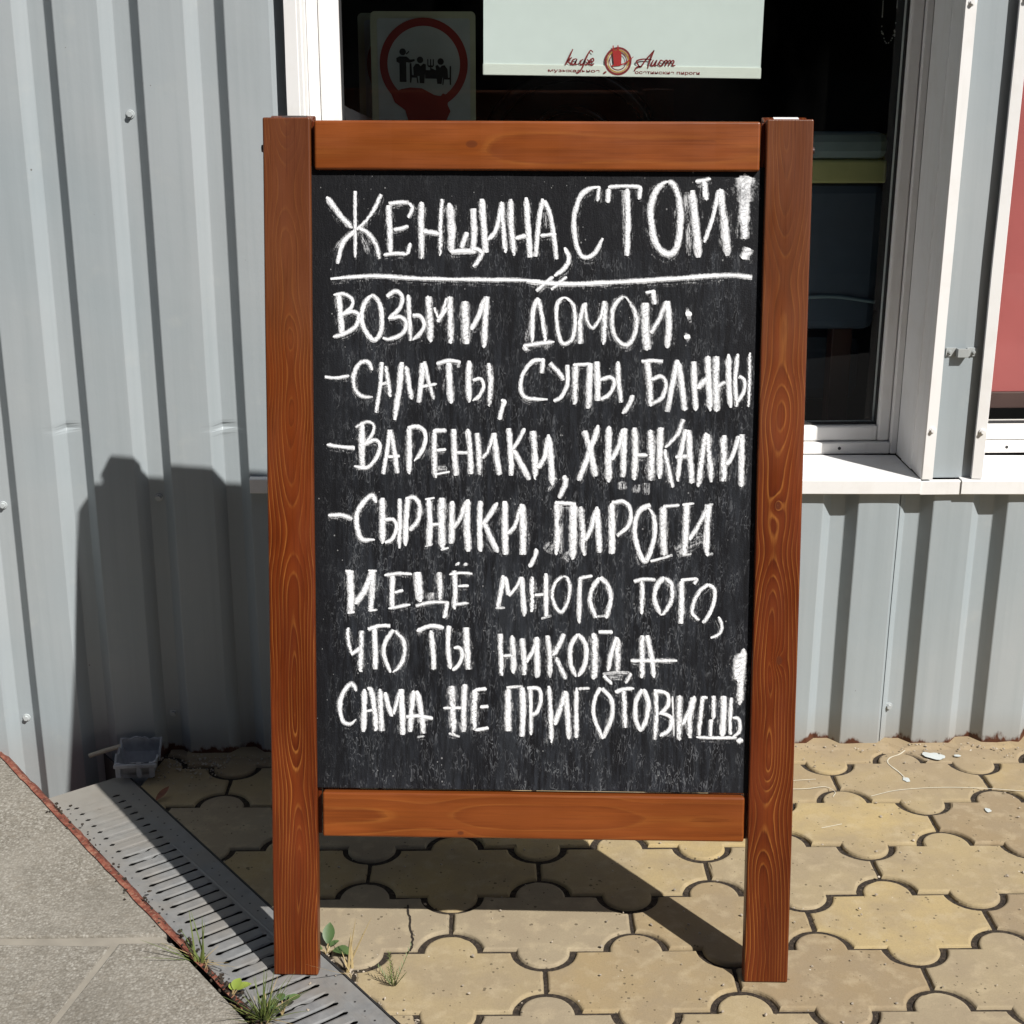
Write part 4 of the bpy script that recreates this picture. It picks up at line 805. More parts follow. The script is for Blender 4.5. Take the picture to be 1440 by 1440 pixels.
# table and the two sign cards standing on it
TZ = 1.045
tb = thing('table', 'dark wooden table just inside the window under the sign cards', 'table', (0.1, 3.0, 0.2))
def intb(o): o.parent = tb; o.matrix_parent_inverse = Matrix.Translation((-0.1, -3.0, -0.2)); return o
intb(box_obj('table_top', (-0.6, 0.75, 2.82, 3.35, TZ-0.03, TZ), M['table'], bev=0.004))
for x in (-0.55, 0.65):
    for y in (2.86, 3.27): intb(box_obj('leg', (x, x+0.05, y, y+0.05, 0.2005, TZ-0.0305), M['table'], bev=0.003))
KS = 2.93/2056*220/1440                           # one drawn unit of the card at its distance
def sign_card(ox, oz, y, label):
    t = thing('sign_card', label, 'sign', (ox, y, TZ), 0, 'sign cards behind the glass')
    def P(x, yy): return ((x-760)*KS, oz-TZ-(yy-590)*KS - (x-760)*KS*0.02)
    def rr(x0, x1, z0, z1, r):
        o = []
        for cx, cz, a0 in ((x1-r, z0+r, -90), (x1-r, z1-r, 0), (x0+r, z1-r, 90), (x0+r, z0+r, 180)):
            for i in range(7): a = math.radians(a0+90*i/6); o.append((cx+r*math.cos(a), cz+r*math.sin(a)))
        return o
    x0, x1 = P(300, 0)[0], P(1215, 0)[0]; z1 = P(760, 152)[1]
    bm = bmesh.new(); prism_xz(bm, rr(x0, x1, 0.0005, z1, 0.009), -0.0025, 0.0025); bm_obj('card_rim', bm, M['cardrim'], t)
    bm = bmesh.new(); prism_xz(bm, rr(x0+0.0125, x1-0.0105, 0.010, z1-0.0125, 0.006), -0.0034, -0.0026); bm_obj('card_face', bm, M['card'], t)
    c = P(760, 590)
    bm = bmesh.new(); ring_mesh(bm, c[0], c[1], 318*KS, 386*KS, -0.0040); bm_obj('red_ring', bm, M['cardred'], t)
    bm = bmesh.new(); flat(bm, [P(*q) for q in ((470, 850), (560, 805), (640, 790), (740, 795), (850, 850), (905, 858), (925, 833), (965, 850), (975, 890), (965, 930), (990, 985), (960, 1050), (940, 1085), (620, 1085), (590, 985), (500, 920))], -0.0046)
    tri(bm, faces=bm.faces[:]); bm_obj('red_shape', bm, M['cardred'], t)
    bm = bmesh.new()
    def disc(x, yy, r): flat(bm, [P(x+r*math.cos(2*math.pi*i/18), yy+r*math.sin(2*math.pi*i/18)) for i in range(18)], -0.0041-len(bm.faces)*0.00003)
    def pg(*q): flat(bm, [P(*a) for a in q], -0.0041-len(bm.faces)*0.00003)
    disc(577, 492, 29); pg((520, 545), (548, 530), (610, 530), (640, 555), (680, 550), (682, 566), (640, 582), (606, 578), (606, 745), (546, 745), (546, 588), (522, 575)); pg((604, 505), (632, 482), (636, 490), (612, 515))
    disc(728, 556, 28); pg((690, 588), (716, 590), (732, 608), (756, 586), (778, 592), (778, 645), (812, 640), (806, 662), (770, 665), (762, 752), (722, 752), (720, 692), (670, 690), (666, 620))
    disc(908, 566, 28); pg((942, 596), (918, 600), (902, 618), (880, 594), (862, 604), (866, 640), (822, 622), (826, 640), (866, 668), (876, 755), (914, 755), (922, 702), (972, 700), (968, 630))
    pg((636, 585), (652, 585), (656, 684), (704, 690), (712, 752), (700, 752), (694, 706), (654, 706), (648, 750), (636, 750)); pg((986, 602), (1000, 602), (998, 762), (986, 762), (984, 716), (936, 716), (930, 762), (920, 762), (928, 700), (984, 700))
    pg((770, 640), (880, 640), (880, 712), (770, 712))
    for x in (796, 820, 844): pg((x-5, 548), (x+5, 548), (x+5, 600), (x-5, 600))
    pg((790, 600), (850, 600), (838, 616), (802, 616)); pg((815, 616), (825, 616), (825, 640), (815, 640))
    tri(bm, faces=bm.faces[:]); bm_obj('black_figures', bm, M['print_black'], t)
    return t
def atz(px, py, Y):                                # helper for reading a height or width off a known depth
    d = fw + rt*((px-720)/2056.635) - up*((py-720)/2056.635); t = Y/d.y; return (d.x*t, CAM_H + d.z*t)
cx_, cz_ = atz(596, 90, 2.93)
sign_card(cx_, cz_, 2.93, 'sign card with black diners inside a red ring, the front one behind the glass')
cx2, cz2 = atz(577, 91, 2.99)
sign_card(cx2, cz2, 2.99, 'sign card mostly hidden behind the front card with the red ring')
nk = bmesh.new()
for i in range(5):
    a = -0.5+0.22*i; x = atz(500+6*i, 140, 2.97)[0]
    fold = [(x-0.012, 0), (x+0.012, 0), (x+0.030*math.sin(a)+0.006, 0.070-0.006*i), (x+0.030*math.sin(a)-0.010, 0.080-0.008*i)]
    prism_xz(nk, [(q, TZ+0.0005+z) for q, z in fold], 2.962+0.004*i, 2.964+0.004*i)
tag(bm_obj('paper_napkins', nk, M['napkin']), 'fan of white paper napkins beside the sign cards behind the glass', 'napkins')

# bench and chair shapes added in the room to imitate reflections in the glass
bn = thing('reflection_bench', 'bench shape added to imitate a blue and yellowish reflection in the glass right of the board', 'reflection stand-in', (0.68, 2.9, 0.2))
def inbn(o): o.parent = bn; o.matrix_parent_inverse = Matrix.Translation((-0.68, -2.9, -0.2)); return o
inbn(box_obj('reflection_back', (0.30, 0.795, 2.735, 2.80, 0.72, 0.994), M['refl_navy'], bev=0.018))
inbn(box_obj('band', (0.30, 0.795, 2.737, 2.798, 0.9945, 1.036), M['refl_olive'], bev=0.004))
inbn(box_obj('reflection_top', (0.30, 0.795, 2.733, 2.802, 1.0365, 1.085), M['refl_steel'], bev=0.016))
inbn(box_obj('seat', (0.30, 0.795, 2.805, 3.20, 0.56, 0.70), M['refl_navy'], bev=0.03))
bm = bmesh.new(); tube(bm, [(0.31+0.01*i, 2.733+0.001*math.sin(i), 0.806+0.003*math.sin(i*0.35)-0.0006*i) for i in range(49)], 0.0035, 8); inbn(bm_obj('reflection_line', bm, M['refl_steel'], smooth=True))
for x in (0.34, 0.72):
    for y in (2.76, 3.12): inbn(box_obj('leg', (x, x+0.04, y, y+0.04, 0.2005, 0.5595 if y > 3 else 0.7195), M['table'], bev=0.003))
ch = thing('reflection_chair', 'glossy dark chair shape added to imitate an arched reflection below the blind', 'chair', (0.26, 3.55, 0.2))
def inch(o): o.parent = ch; o.matrix_parent_inverse = Matrix.Translation((-0.26, -3.55, -0.2)); return o
for nm, hw_, top, r_ in (('back_arch', 0.20, 1.175, 0.017), ('inner_arch', 0.14, 1.10, 0.010)):
    bm = bmesh.new(); tube(bm, [(0.26+hw_*math.cos(t)*(1.0 if abs(math.cos(t)) < .98 else 1.0), 3.40, (top-0.24)+0.24*max(0, math.sin(t))**0.8 - (0.30 if t in (0, math.pi) else 0)) for t in [math.pi*i/28 for i in range(29)]], r_, 12); inch(bm_obj(nm, bm, M['gloss'], smooth=True))
inch(box_obj('seat', (0.04, 0.48, 3.40, 3.80, 0.60, 0.64), M['gloss'], bev=0.012))
for x in (0.05, 0.43):
    for y in (3.42, 3.75): inch(box_obj('leg', (x, x+0.035, y, y+0.035, 0.2005, 0.5995), M['gloss'], bev=0.004))

# ================================================================ the chalkboard
QX, QY, QA, QB = -0.26431, 1.75564, -0.05986, 0.188835
LEN, WID, TH = 1.1663, 0.7134, 0.0235
sb = thing('sandwich_board', 'wooden A-frame chalkboard with handwritten white Russian menu', 'chalkboard', (QX, QY, 0.0022), QA)
def uv_box(me, grain):
    """UVs in metres, v along the grain"""
    uvl = me.uv_layers.new(name='UVMap')
    for p in me.polygons:
        n = p.normal; ax = max(range(3), key=lambda i: abs(n[i]))
        for li in p.loop_indices:
            c = me.vertices[me.loops[li].vertex_index].co
            if grain == 'z': u, v = (c.x if ax == 1 else c.y+0.10 if ax == 0 else c.x), (c.z if ax != 2 else c.y*0.2)
            else: u, v = (c.z if ax == 1 else c.y+0.10 if ax == 2 else c.z), (c.x if ax != 0 else c.y*0.2)
            uvl.data[li].uv = (u, v)
def timber(name, x0, x1, y0, y1, z0, z1, grain, mat, lean, yoff, bev=0.0022, parent=None):
    bm = bmesh.new(); ox, oz = (x0, 0) if grain == 'z' else (x0, z0)
    box(bm, 0, x1-x0, y0, y1, (z0 if grain == 'z' else 0), (z1 if grain == 'z' else z1-z0), bev, 3)
    # long timbers get cross loops so that edges can wander a little
    ax = 2 if grain == 'z' else 0; lo = min(v.co[ax] for v in bm.verts); hi = max(v.co[ax] for v in bm.verts)
    no = Vector((0, 0, 1)) if grain == 'z' else Vector((1, 0, 0))
    for i in range(1, 40):
        bmesh.ops.bisect_plane(bm, geom=bm.verts[:]+bm.edges[:]+bm.faces[:], plane_co=no*(lo+(hi-lo)*i/40), plane_no=no)
    sd = x0*3.1+z0*1.7
    for v in bm.verts:
        t = v.co[ax]
        v.co.x += 0.0005*mnoise.noise(Vector((sd, t*5, v.co.y*40))) if ax == 2 else 0
        v.co.z += 0.0005*mnoise.noise(Vector((sd, t*5, v.co.y*40))) if ax == 0 else 0
        v.co.y += 0.0005*mnoise.noise(Vector((sd+5, t*4, v.co.x*30)))
    bmesh.ops.recalc_face_normals(bm, faces=bm.faces)
    me = bpy.data.meshes.new(name); bm.to_mesh(me); bm.free(); uv_box(me, grain)
    o = link(name, me, mat, sb)
    o.matrix_local = Matrix.Translation((0, yoff, 0)) @ Matrix.Rotation(lean, 4, 'X') @ Matrix.Translation((ox, 0, oz if grain == 'x' else 0))
    return o
# front frame
timber('post', 0.0, 0.0620, 0.0, TH, 0.0, LEN, 'z', WOOD['left'], -QB, 0)
timber('post', 0.6530, WID, 0.0, TH, 0.0, LEN, 'z', WOOD['right'], -QB, 0)
timber('rail', 0.0672, 0.6455, 0.0012, TH-0.002, 1.1003, 1.1630, 'x', WOOD['top'], -QB, 0, 0.003)
timber('rail', 0.0700, 0.6480, 0.0012, TH-0.002, 0.2000, 0.2632, 'x', WOOD['bottom'], -QB, 0, 0.003)
FL = Matrix.Translation((0, 0, 0)) @ Matrix.Rotation(-QB, 4, 'X')
bm = bmesh.new(); box(bm, 0.0560, 0.6580, 0.0096, 0.0150, 0.2668, 1.1060, 0.0006, 1)
panel = bm_obj('chalkboard_panel', bm, M['board'], sb); panel.matrix_local = FL
# rebate strips carry the panel between the posts
for x0, x1 in ((0.0622, 0.0666), (0.6486, 0.6528)):
    t = timber('rebate_strip', x0, x1, 0.0160, TH-0.001, 0.20, 1.163, 'z', WOOD['rear'], -QB, 0, 0.0005)
# rear frame leans the other way
RY = 0.468
timber('post', 0.002, 0.0620, 0.0, TH, 0.0, LEN-0.0048, 'z', WOOD['rear'], QB, RY)
timber('post', 0.6530, WID-0.001, 0.0, TH, 0.0, LEN-0.0048, 'z', WOOD['rear'], QB, RY)
timber('rail', 0.0650, 0.6500, 0.001, TH-0.002, 1.0950, 1.1550, 'x', WOOD['rear'], QB, RY, 0.003)
timber('rail', 0.0650, 0.6500, 0.001, TH-0.002, 0.2000, 0.2632, 'x', WOOD['rear'], QB, RY, 0.003)
bm = bmesh.new(); box(bm, 0.0560, 0.6580, 0.0090, 0.0145, 0.2600, 1.1060, 0.0006, 1)
rp = bm_obj('chalkboard_panel', bm, M['board'], sb); rp.matrix_local = Matrix.Translation((0, RY, 0)) @ Matrix.Rotation(QB, 4, 'X')
# hinge bolts through the tops of the posts
for x, d in ((-0.0002, -1), (WID+0.0002, 1)):
    bm = bmesh.new(); cyl(bm, (0, 0, 0), (d, 0, 0), 0.0056, 0.0046, 0.0032, 16); o = bm_obj('hinge_bolt', bm, M['bolt'], sb)
    o.matrix_local = FL @ Matrix.Translation((x, 0.013, 1.128))
# hinge straps on the top ends
for x in (0.018, 0.668):
    bm = bmesh.new(); box(bm, 0, 0.033, 0.004, 0.020, 0, 0.0005, 0.0001, 1); o = bm_obj('hinge_plate', bm, M['flash'] if x > 0.5 else M['bolt'], sb)
    o.matrix_local = Matrix.Translation((0, RY, 0)) @ Matrix.Rotation(QB, 4, 'X') @ Matrix.Translation((x, 0, LEN-0.0046))

# ---- handwriting: every stroke is a thin layer of chalk on the panel
def build_chalk(row, data):
    V, F, UV, D = [], [], [], []
    rnd = random.Random(row*13+1); ns = [0]
    def add(pts, wid, dens, y, ph):
        L = len(pts); base = len(V); s = ph*3.17; e0, e1 = rnd.uniform(0.3, 1.0), rnd.uniform(0.15, 1.0)
        for i, p in enumerate(pts):
            d = (pts[min(i+1, L-1)]-pts[max(i-1, 0)]); d = d.normalized() if d.length > 0 else Vector((1, 0))
            nn = Vector((-d.y, d.x)); t = i/(L-1)
            endf = min(1.0, e0+t*7.0, e1+(1-t)*7.0)
            wj = wid*endf*(1+0.16*mnoise.noise(Vector((ph, s*60, 0))))
            off = nn*wid*0.06*mnoise.noise(Vector((ph+9, s*45, 3)))
            if i: s += (p-pts[i-1]).length
            for sd in (-1, 1):
                q = p+off+nn*wj*0.5*sd*1.12
                V.append((q.x, y, q.y)); UV.append((s, sd)); D.append(dens*(1-0.30*abs(mnoise.noise(Vector((ph+4, s*30, 7)))))*(0.88 if t > 0.85 else 1.0))
        for i in range(L-1): b = base+2*i; F.append((b, b+1, b+3, b+2))
    for k, st in enumerate(data.split(';')):
        n = list(map(int, st.split())); wid = abs(n[0])/5000*1.10; soft = n[0] < 0
        pts = [Vector((a/5000, b/5000, 0)) for a, b in zip(n[1::2], n[2::2])]
        P = [Vector((p.x, p.y)) for p in catmull(pts, 0.0016)]
        lay = 0.00012 + (k % 22)*0.00002
        ph = row*7.7 + k*1.93
        if soft: add(P, wid*1.2, 0.58, 0.0096-lay, ph); continue
        # dusty drag beside and below the stroke, then the stroke itself, pressed in two passes
        dn = Vector((rnd.uniform(-0.0012, 0.0012), -0.0022))
        add([p+dn*1.2 for p in P], wid*2.0, 0.44, 0.0096-lay*0.15-0.00002, ph+50)
        add(P, wid*1.04, rnd.choice((0.70, 0.78, 0.86, 0.94)), 0.0096-lay-0.0005, ph)
        if wid > 0.0046: add([p+Vector((wid*0.10*rnd.choice((-1, 1)), 0)) for p in P], wid*0.60, rnd.choice((0.90, 1.0, 1.08)), 0.0096-lay-0.0011, ph+31)
    me = bpy.data.meshes.new('chalk_lettering'); me.from_pydata(V, [], F)
    uvl = me.uv_layers.new(name='UVMap')
    for l in me.loops: uvl.data[l.index].uv = UV[l.vertex_index]
    at = me.attributes.new('dens', 'FLOAT', 'POINT'); at.data.foreach_set('value', D)
    o = link('chalk_lettering', me, M['chalk'], panel); return o
for row, data in CHALK.items(): build_chalk(row, data)

# ================================================================ small things on the ground
# broken grey gully hopper in the corner by the wall
hop = thing('downpipe_gully', 'broken grey plastic gully funnel standing against the wall at the drain end', 'gully', (-0.575, 2.372, 0), 0.05)
bm = bmesh.new(); rnd = random.Random(2)
nseg = 40
def sq(t, hx, hy):
    t = (t % 1.0)*4; i = int(t); f = t-i
    c = [(-hx, -hy), (hx, -hy), (hx, hy), (-hx, hy)]; a, b = c[i], c[(i+1) % 4]
    return (a[0]+(b[0]-a[0])*f, a[1]+(b[1]-a[1])*f)
rows = []
for hx, hy, z, jag in ((0.026, 0.026, -0.09, 0), (0.027, 0.028, 0.006, 0), (0.032, 0.034, 0.014, 0), (0.035, 0.038, 0.028, 0), (0.037, 0.040, 0.038, 1), (0.0335, 0.0365, 0.0375, 1), (0.031, 0.033, 0.022, 0), (0.024, 0.024, 0.004, 0), (0.022, 0.022, -0.08, 0)):
    R = []
    for q in range(nseg):
        x, y = sq(q/nseg, hx, hy); j = 0.010*mnoise.noise(Vector((q*0.55, 3, 1)))*jag + (0.008*jag if y > hy*0.9 else -0.004*jag if y < -hy*0.9 else 0)
        if jag and 13 < q < 17: j -= 0.016
        R.append(bm.verts.new((x + 0.001*mnoise.noise(Vector((x*90, y*90, z*70))), y, z+j)))
    rows.append(R)
for A, B in zip(rows, rows[1:]):
    for q in range(nseg): bm.faces.new((A[q], A[(q+1) % nseg], B[(q+1) % nseg], B[q]))
bm_obj('funnel', bm, M['pipe'], hop)
bm = bmesh.new()
for x in (-0.030, 0.006, 0.028): box(bm, x-0.0045, x+0.0045, -0.0425, -0.0365, 0.008, 0.036, 0.001, 1)
box(bm, -0.037, 0.037, -0.0445, -0.0395, 0.027, 0.034, 0.001, 1)
bm_obj('clip_rib', bm, M['pipe'], hop)
bm = bmesh.new(); tube(bm, [(-0.668, 2.392, 0.020), (-0.640, 2.396, 0.028), (-0.612, 2.401, 0.034)], 0.0042, 10)
tag(bm_obj('stick', bm, M['stick']), 'short pale stick lying beside the broken gully funnel', 'stick')
# paint spilt on the pavers near the wall
bm = bmesh.new()
def blob(cx, cy, rx, ry, z, seed, rot=0.0, n=28):
    vs = []
    for i in range(n):
        a = 2*math.pi*i/n; r = 1+0.45*mnoise.noise(Vector((math.cos(a)*1.4, math.sin(a)*1.4, seed)))
        x, y = rx*r*math.cos(a), ry*r*math.sin(a); vs.append((cx+x*math.cos(rot)-y*math.sin(rot), cy+x*math.sin(rot)+y*math.cos(rot)))
    c = bm.verts.new((cx, cy, z+0.0008)); V = [bm.verts.new((x, y, z)) for x, y in vs]
    for i in range(n): bm.faces.new((c, V[i], V[(i+1) % n]))
blob(0.862, 2.379, 0.022, 0.012, 0.0022, 3, -0.4); blob(0.905, 2.377, 0.007, 0.004, 0.0022, 5)
blob(0.7845, 2.290, 0.0062, 0.0085, 0.0022, 1.5); blob(0.892, 2.178, 0.0055, 0.007, 0.0022, 8)
bm_obj('paint_spill', bm, M['paint'], pavement, smooth=True)
bm = bmesh.new()
def drip(pts, wd, z=0.0023):
    P = catmull([(x, y, 0) for x, y in pts], 0.006); L = []
    for i, p in enumerate(P):
        d = (P[min(i+1, len(P)-1)]-P[max(i-1, 0)]).normalized(); nn = Vector((-d.y, d.x, 0))*wd*(0.6+0.4*mnoise.noise(Vector((p.x*50, p.y*50, 1))))
        L.append([bm.verts.new((q.x, q.y, z+zz)) for q, zz in ((p+nn, 0), (p, 0.0006), (p-nn, 0))])
    for A, B in zip(L, L[1:]):
        for q in range(2): bm.faces.new((A[q], A[q+1], B[q+1], B[q]))
drip([(0.815, 2.400), (0.8, 2.385), (0.779, 2.372), (0.770, 2.352), (0.780, 2.318), (0.785, 2.292)], 0.0022)
drip([(0.706, 2.232), (0.76, 2.252), (0.84, 2.259), (0.92, 2.252), (1.02, 2.232)], 0.0010)
drip([(0.56, 2.262), (0.60, 2.262), (0.635, 2.268), (0.648, 2.250), (0.640, 2.232)], 0.0012)
drip([(0.595, 2.128), (0.632, 2.140)], 0.0011); drip([(0.93, 2.085), (0.958, 2.070), (1.0, 2.078), (1.05, 2.09)], 0.0010); drip([(0.58, 2.292), (0.625, 2.296)], 0.0008)
bm_obj('paint_drip', bm, M['cream'], pavement, smooth=True)
# crack across one paver
bm = bmesh.new(); L = []
cp = [(-0.083, 1.925), (-0.082, 1.906), (-0.078, 1.885), (-0.0785, 1.868), (-0.074, 1.845), (-0.0735, 1.822), (-0.0765, 1.806)]
for i, p in enumerate(catmull([(a, b, 0) for a, b in cp], 0.003)):
    w_ = 0.0014+0.0007*mnoise.noise(Vector((i*0.7, 1, 1))); dx = 0.0016*mnoise.noise(Vector((i*0.45, 4, 2)))
    L.append([bm.verts.new((p.x+dx-w_, p.y, 0.0014)), bm.verts.new((p.x+dx+w_, p.y, 0.0014))])
for A, B in zip(L, L[1:]): bm.faces.new((A[0], A[1], B[1], B[0]))
bm_obj('crack', bm, M['crack'], pavement)

# grit and crumbs
def grit(name, spots, mat, smin, smax, seed):
    bm = bmesh.new(); r = random.Random(seed)
    for x, y, z in spots:
        s = r.uniform(smin, smax)
        g = bmesh.ops.create_icosphere(bm, subdivisions=1, radius=s, matrix=Matrix.Translation((x, y, z+s*0.4)) @ Matrix.Rotation(r.uniform(0, 6), 4, 'Z') @ Matrix.Diagonal((1, r.uniform(.5, .9), r.uniform(.4, .7), 1)))
        for v in g['verts']: v.co += Vector((r.uniform(-1, 1), r.uniform(-1, 1), r.uniform(-1, 1)))*s*0.22
    o = bm_obj(name, bm, mat); o['kind'] = 'stuff'; return o
rnd = random.Random(11); sp = []
for _ in range(420):
    a, p = rnd.uniform(0.3, 1.0), rnd.uniform(0.122, 0.150); x, y = gpt(a, p); sp.append((x, y, -0.004))
for _ in range(260): sp.append((rnd.uniform(-0.5, 1.4), FRONT_Y-abs(rnd.gauss(0, 0.03))-0.006, 0.003))
for _ in range(160): sp.append((rnd.uniform(-0.56, -0.42), rnd.gauss(2.385, 0.025), 0.002))
for _ in range(330): sp.append((rnd.uniform(-0.3, 1.4), rnd.uniform(1.6, 2.42), 0.0015))
grit('grit', [q for q in sp if q[1] < FRONT_Y-0.004], M['stone'], 0.0009, 0.0030, 4)
sp = []
for _ in range(240):
    a, p = rnd.uniform(0.48, 0.95), rnd.gauss(-0.026, 0.005); x, y = gpt(a, p); sp.append((x, y, 0.006))
for _ in range(60):
    a, p = rnd.uniform(-0.02, 0.5), rnd.gauss(-0.030, 0.008); x, y = gpt(a, p); sp.append((x, y, 0.010))
grit('soil_crumbs', sp, M['soil'], 0.0015, 0.0045, 6)
# dead leaves
def leaf_mesh(bm, c, L, W, yaw, pitch, curl=0.3, n=6, roll=0.0):
    c = Vector(c); R = Matrix.Rotation(yaw, 3, 'Z') @ Matrix.Rotation(-pitch, 3, 'Y') @ Matrix.Rotation(roll, 3, 'X'); rows = []
    for i in range(n+1):
        t = i/n; ww = W*math.sin(math.pi*min(1, t*0.94+0.05))**0.8
        z = -curl*L*t*t*0.5
        rows.append([bm.verts.new(c+R @ Vector((t*L, s*ww*0.5, z+abs(s)*ww*0.16))) for s in (-1, 0, 1)])
    for A, B in zip(rows, rows[1:]):
        for q in range(2): bm.faces.new((A[q], A[q+1], B[q+1], B[q]))
bm = bmesh.new(); leaf_mesh(bm, (-0.523, 2.255, 0.004), 0.034, 0.014, 1.0, 0.25, -0.2); o = bm_obj('dead_leaf', bm, M['deadleaf'], smooth=True)
tag(o, 'curled red-brown dead leaf on the shaded paver edge by the gully funnel', 'leaf')
# blades
def blade(bm, base, L, yaw, lean, w, curve=0.5, n=7):
    b = Vector(base); d = Vector((math.cos(yaw), math.sin(yaw), 0)); sd = Vector((-d.y, d.x, 0)); rows = []
    for i in range(n+1):
        t = i/n; an = lean+curve*t
        p = b + d*(L*t*math.sin(lean+curve*t*0.5)) + Vector((0, 0, L*t*math.cos(lean+curve*t*0.5)))
        ww = w*(1-t)**0.7*0.5+0.00015
        rows.append([bm.verts.new(p+sd*ww), bm.verts.new(p+Vector((0, 0, 0))-d*ww*0.35), bm.verts.new(p-sd*ww)])
    for A, B in zip(rows, rows[1:]):
        for q in range(2): bm.faces.new((A[q], A[q+1], B[q+1], B[q]))
def tuft(name, label, pos, blades, mat, cat='grass tuft', dry=0, seed=1):
    bm = bmesh.new(); r = random.Random(seed)
    t = thing(name, label, cat, pos, 0, 'grass tufts along the drain')
    for yaw, L, lean, cv, w_ in blades: blade(bm, (r.uniform(-.006, .006), r.uniform(-.006, .006), -0.002), L, yaw, lean, w_, cv)
    bm_obj('blades', bm, mat, t, smooth=True)
    if dry:
        bm = bmesh.new()
        for _ in range(dry): blade(bm, (r.uniform(-.01, .01), r.uniform(-.01, .01), 0), r.uniform(.03, .075), r.uniform(0, 6.28), r.uniform(1.0, 1.45), 0.0014, 0.1)
        bm_obj('dry_stems', bm, M['straw'], t, smooth=True)
    return t
R = random.Random(9)
def rb_(n, y0, y1, l0, l1, a0, a1, w_=0.0024): return [(R.uniform(y0, y1), R.uniform(l0, l1), R.uniform(a0, a1), R.uniform(0, 0.5), w_*R.uniform(.7, 1.2)) for _ in range(n)]
tuft('grass_tuft', 'thin green grass tuft at the slab edge left of the board foot', (*gpt(0.535, -0.028), 0.004), [(2.3, .075, .35, .1, .003), (2.0, .082, .18, .12, .003), (1.6, .070, .12, .1, .0028), (1.2, .062, .10, .3, .003), (2.7, .060, .5, .2, .0026), (0.9, .052, .2, -.1, .003), (3.0, .092, 1.1, .15, .002), (3.3, .085, 1.3, .1, .0018), (2.9, .07, 1.2, .0, .0018)] + rb_(5, 0, 6.2, .02, .05, .1, .7), M['grass'], dry=8, seed=2)
tuft('grass_tuft', 'dense green grass tuft growing over the drain grating at the bottom edge', (*gpt(0.70, -0.018), 0.003), rb_(84, 0, 6.28, .022, .080, .05, 1.05, .0024), M['grass'], dry=14, seed=3)
tuft('grass_tuft', 'yellowish grass tuft in the paver gap right of the board foot', (*gpt(0.668, 0.134), -0.006), [(1.1, .080, .35, .05, .003), (1.3, .062, .25, .1, .0035), (0.8, .085, .62, .1, .004), (1.7, .05, .2, .2, .003), (4.0, .105, .95, -.05, .0022), (2.4, .035, .3, .2, .003), (-0.9, .075, .9, .1, .0018)] + rb_(4, 0, 3, .02, .05, .1, .6), M['straw'], seed=4)
def leafy(name, label, pos, leaves, mat, cat, stem=None):
    t = thing(name, label, cat, pos, 0, 'leafy weeds along the drain'); bm = bmesh.new()
    for c, L, W, yaw, pitch, curl in leaves: leaf_mesh(bm, c, L, W, yaw, pitch, curl)
    bm_obj('leaves', bm, mat, t, smooth=True)
    bm = bmesh.new()
    for c, *_ in leaves: tube(bm, [(0, 0, -0.004), (c[0]*0.5, c[1]*0.5, c[2]*0.6), c], 0.0008, 5)
    bm_obj('stems', bm, M['straw'], t)
    return t
leafy('leafy_weed', 'small round-leaved green weed beside the board foot at the paver edge', (*gpt(0.612, 0.131), -0.004), [((0.002, 0.006, .012), .030, .018, 1.5, .9, .4), ((-.006, -.002, .008), .028, .016, 2.9, .25, .4), ((.010, -.004, .008), .030, .021, -.5, .30, .5), ((.004, .008, .006), .016, .010, .6, .4, .4)], M['leaf'], 'weed')
leafy('leafy_weed', 'yellow-green lobed weed at the slab edge beside the drain', (*gpt(0.632, -0.030), 0.002), [((.004, .004, .012), .018, .015, 1.2, .6, .4), ((.008, .002, .013), .020, .015, 0.35, .45, .5), ((.002, .006, .010), .012, .010, 2.0, .5, .3)], M['ylw'], 'weed')
leafy('leafy_weed', 'broad-leaved green clover weed in the dense grass on the drain', (*gpt(0.700, 0.010), 0.001), [((0, .006, .016), .014, .012, 1.9, .35, .5), ((.010, .002, .018), .017, .014, .6, .3, .5), ((-.004, -.006, .013), .012, .010, 3.4, .4, .4), ((.006, .010, .012), .011, .009, 1.2, .5, .4)], M['leaf'], 'weed')
t = thing('feathery_weed', 'small feathery dry weed in the paver joint at the bottom edge', 'weed', (*gpt(0.735, 0.164), -0.008))
bm = bmesh.new()
for k_ in range(6):
    yaw, ln = R.uniform(0, 6.28), R.uniform(.040, .072); lean = R.uniform(.15, .6)
    for i in range(14):
        s = 0.2+0.8*i/14; p = Vector((math.cos(yaw)*ln*s*math.sin(lean), math.sin(yaw)*ln*s*math.sin(lean), ln*s*math.cos(lean)))
        blade(bm, p, 0.010*(1.1-s*0.6), yaw+(1.2 if i % 2 else -1.2), 0.8, 0.0012, 0.1, 3)
    blade(bm, (0, 0, 0), ln, yaw, lean, 0.0014, 0.0)
bm_obj('fronds', bm, M['grass'], t, smooth=True)

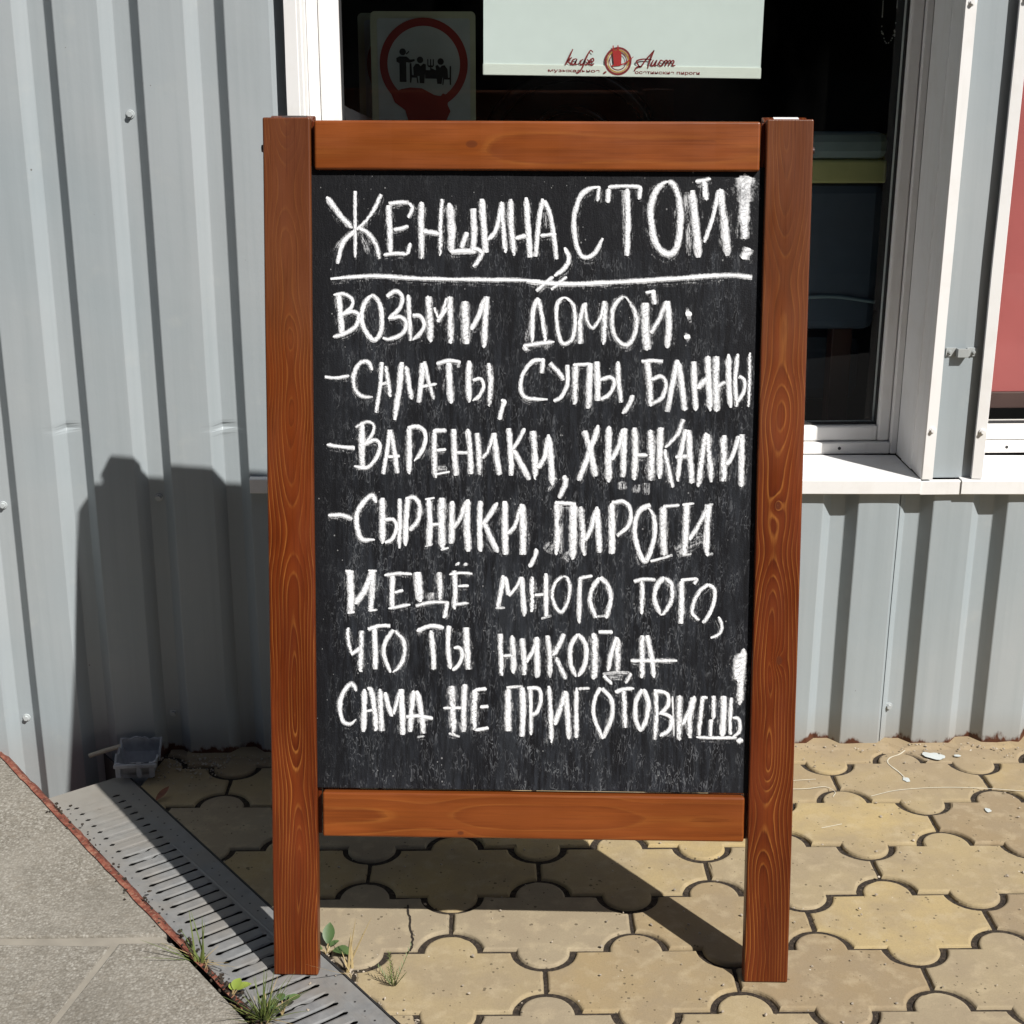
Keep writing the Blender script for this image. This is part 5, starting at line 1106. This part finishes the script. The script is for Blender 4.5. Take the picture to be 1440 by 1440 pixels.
# ================================================================ van parked across the road, seen only mirrored in the glass
van = thing('parked_van', 'dark navy van parked by the kerb facing the cafe windows', 'van', (0.9, -2.2, -0.112))
def prism_xzv(name, pts, y0, y1, mat, bev=0.0, par=van):
    bm = bmesh.new(); prism_xz(bm, pts, y0, y1)
    if bev: bmesh.ops.bevel(bm, geom=bm.edges[:], offset=bev, segments=3, affect='EDGES')
    tri(bm, faces=[f for f in bm.faces if len(f.verts) > 4]); return bm_obj(name, bm, mat, par)
prism_xzv('body', [(-2.45, 0.30), (2.40, 0.30), (2.50, 0.62), (2.42, 0.98), (1.72, 1.16), (1.20, 1.92), (1.00, 2.02), (-2.38, 2.04), (-2.46, 1.2)], -1.82, -0.02, M['van'], 0.07)
for x0, x1, x2, x3 in ((0.42, 1.30, 1.02, 0.42), (-0.85, 0.32, 0.32, -0.85), (-2.15, -0.95, -0.95, -2.15)): prism_xzv('side_window', [(x0, 1.22), (x1+0.18, 1.22), (x2+0.0, 1.80), (x3, 1.80)], -0.016, -0.010, M['vanglass'])
prism_xzv('stripe', [(-2.3, 0.80), (2.2, 0.80), (2.2, 0.93), (-2.3, 0.93)], -0.0175, -0.0125, M['stripe'])
prism_xzv('sill_skirt', [(-2.2, 0.22), (2.2, 0.22), (2.2, 0.31), (-2.2, 0.31)], -1.78, -0.06, M['tyre'], 0.02)
for x in (-1.55, 1.55):
    for y in (-0.24, -1.80):
        bm = bmesh.new(); cyl(bm, (x, y, 0.33), (0, 1, 0), 0.33, 0.33, 0.20, 36); bmesh.ops.bevel(bm, geom=[e for e in bm.edges if len(e.link_faces) == 2 and e.calc_face_angle() > 1], offset=0.03, segments=3, affect='EDGES'); wh = bm_obj('wheel', bm, M['tyre'], van)
        yy = 0.005 if y > -1 else 0.20
        bm = bmesh.new(); cyl(bm, (x, y+0.2 if y > -1 else y, 0.33), (0, 1 if y > -1 else -1, 0), 0.20, 0.17, 0.012, 28); bm_obj('rim', bm, M['rim'], wh)
box_v = bmesh.new(); box(box_v, -2.49, -2.45, -0.30, -0.08, 0.95, 1.35, 0.01); bm_obj('tail_lamp', box_v, M['lamp'], van)
box_v = bmesh.new(); box(box_v, 1.9, 2.46, -0.035, -0.005, 0.78, 0.79, 0.002); bm_obj('trim', box_v, M['tyre'], van)
sky_blocker = thing('sky_blocker_building', 'unseen grey block added across the road to hold back sky light', 'building', (0, -15, -0.112))  # tall unseen block, added to cut sky light and deepen the shade
bm = bmesh.new(); box(bm, -30, 7, -10, 0, 0, 21); bm_obj('wall', bm, M['kerb'], sky_blocker)
bm = bmesh.new(); box(bm, -30.3, 7.3, -10.3, 0.3, 21.002, 21.4, 0.03); bm_obj('roof', bm, M['kerb'], sky_blocker)
wm = None
for i in range(8):
    for j in range(7):
        if wm is None:
            bm = bmesh.new(); box(bm, -0.75, 0.75, 0.002, 0.05, 0, 1.5, 0.01); box(bm, -0.68, 0.68, 0.0505, 0.053, 0.08, 1.42)
            wo = bm_obj('window', bm, M['vanglass'], sky_blocker); wm = wo
        else:
            wo = wm.copy(); COL.objects.link(wo); wo.parent = sky_blocker
        wo.location = (-24+4*i, 0, 1.2+2.8*j)
bpy.context.view_layer.update()
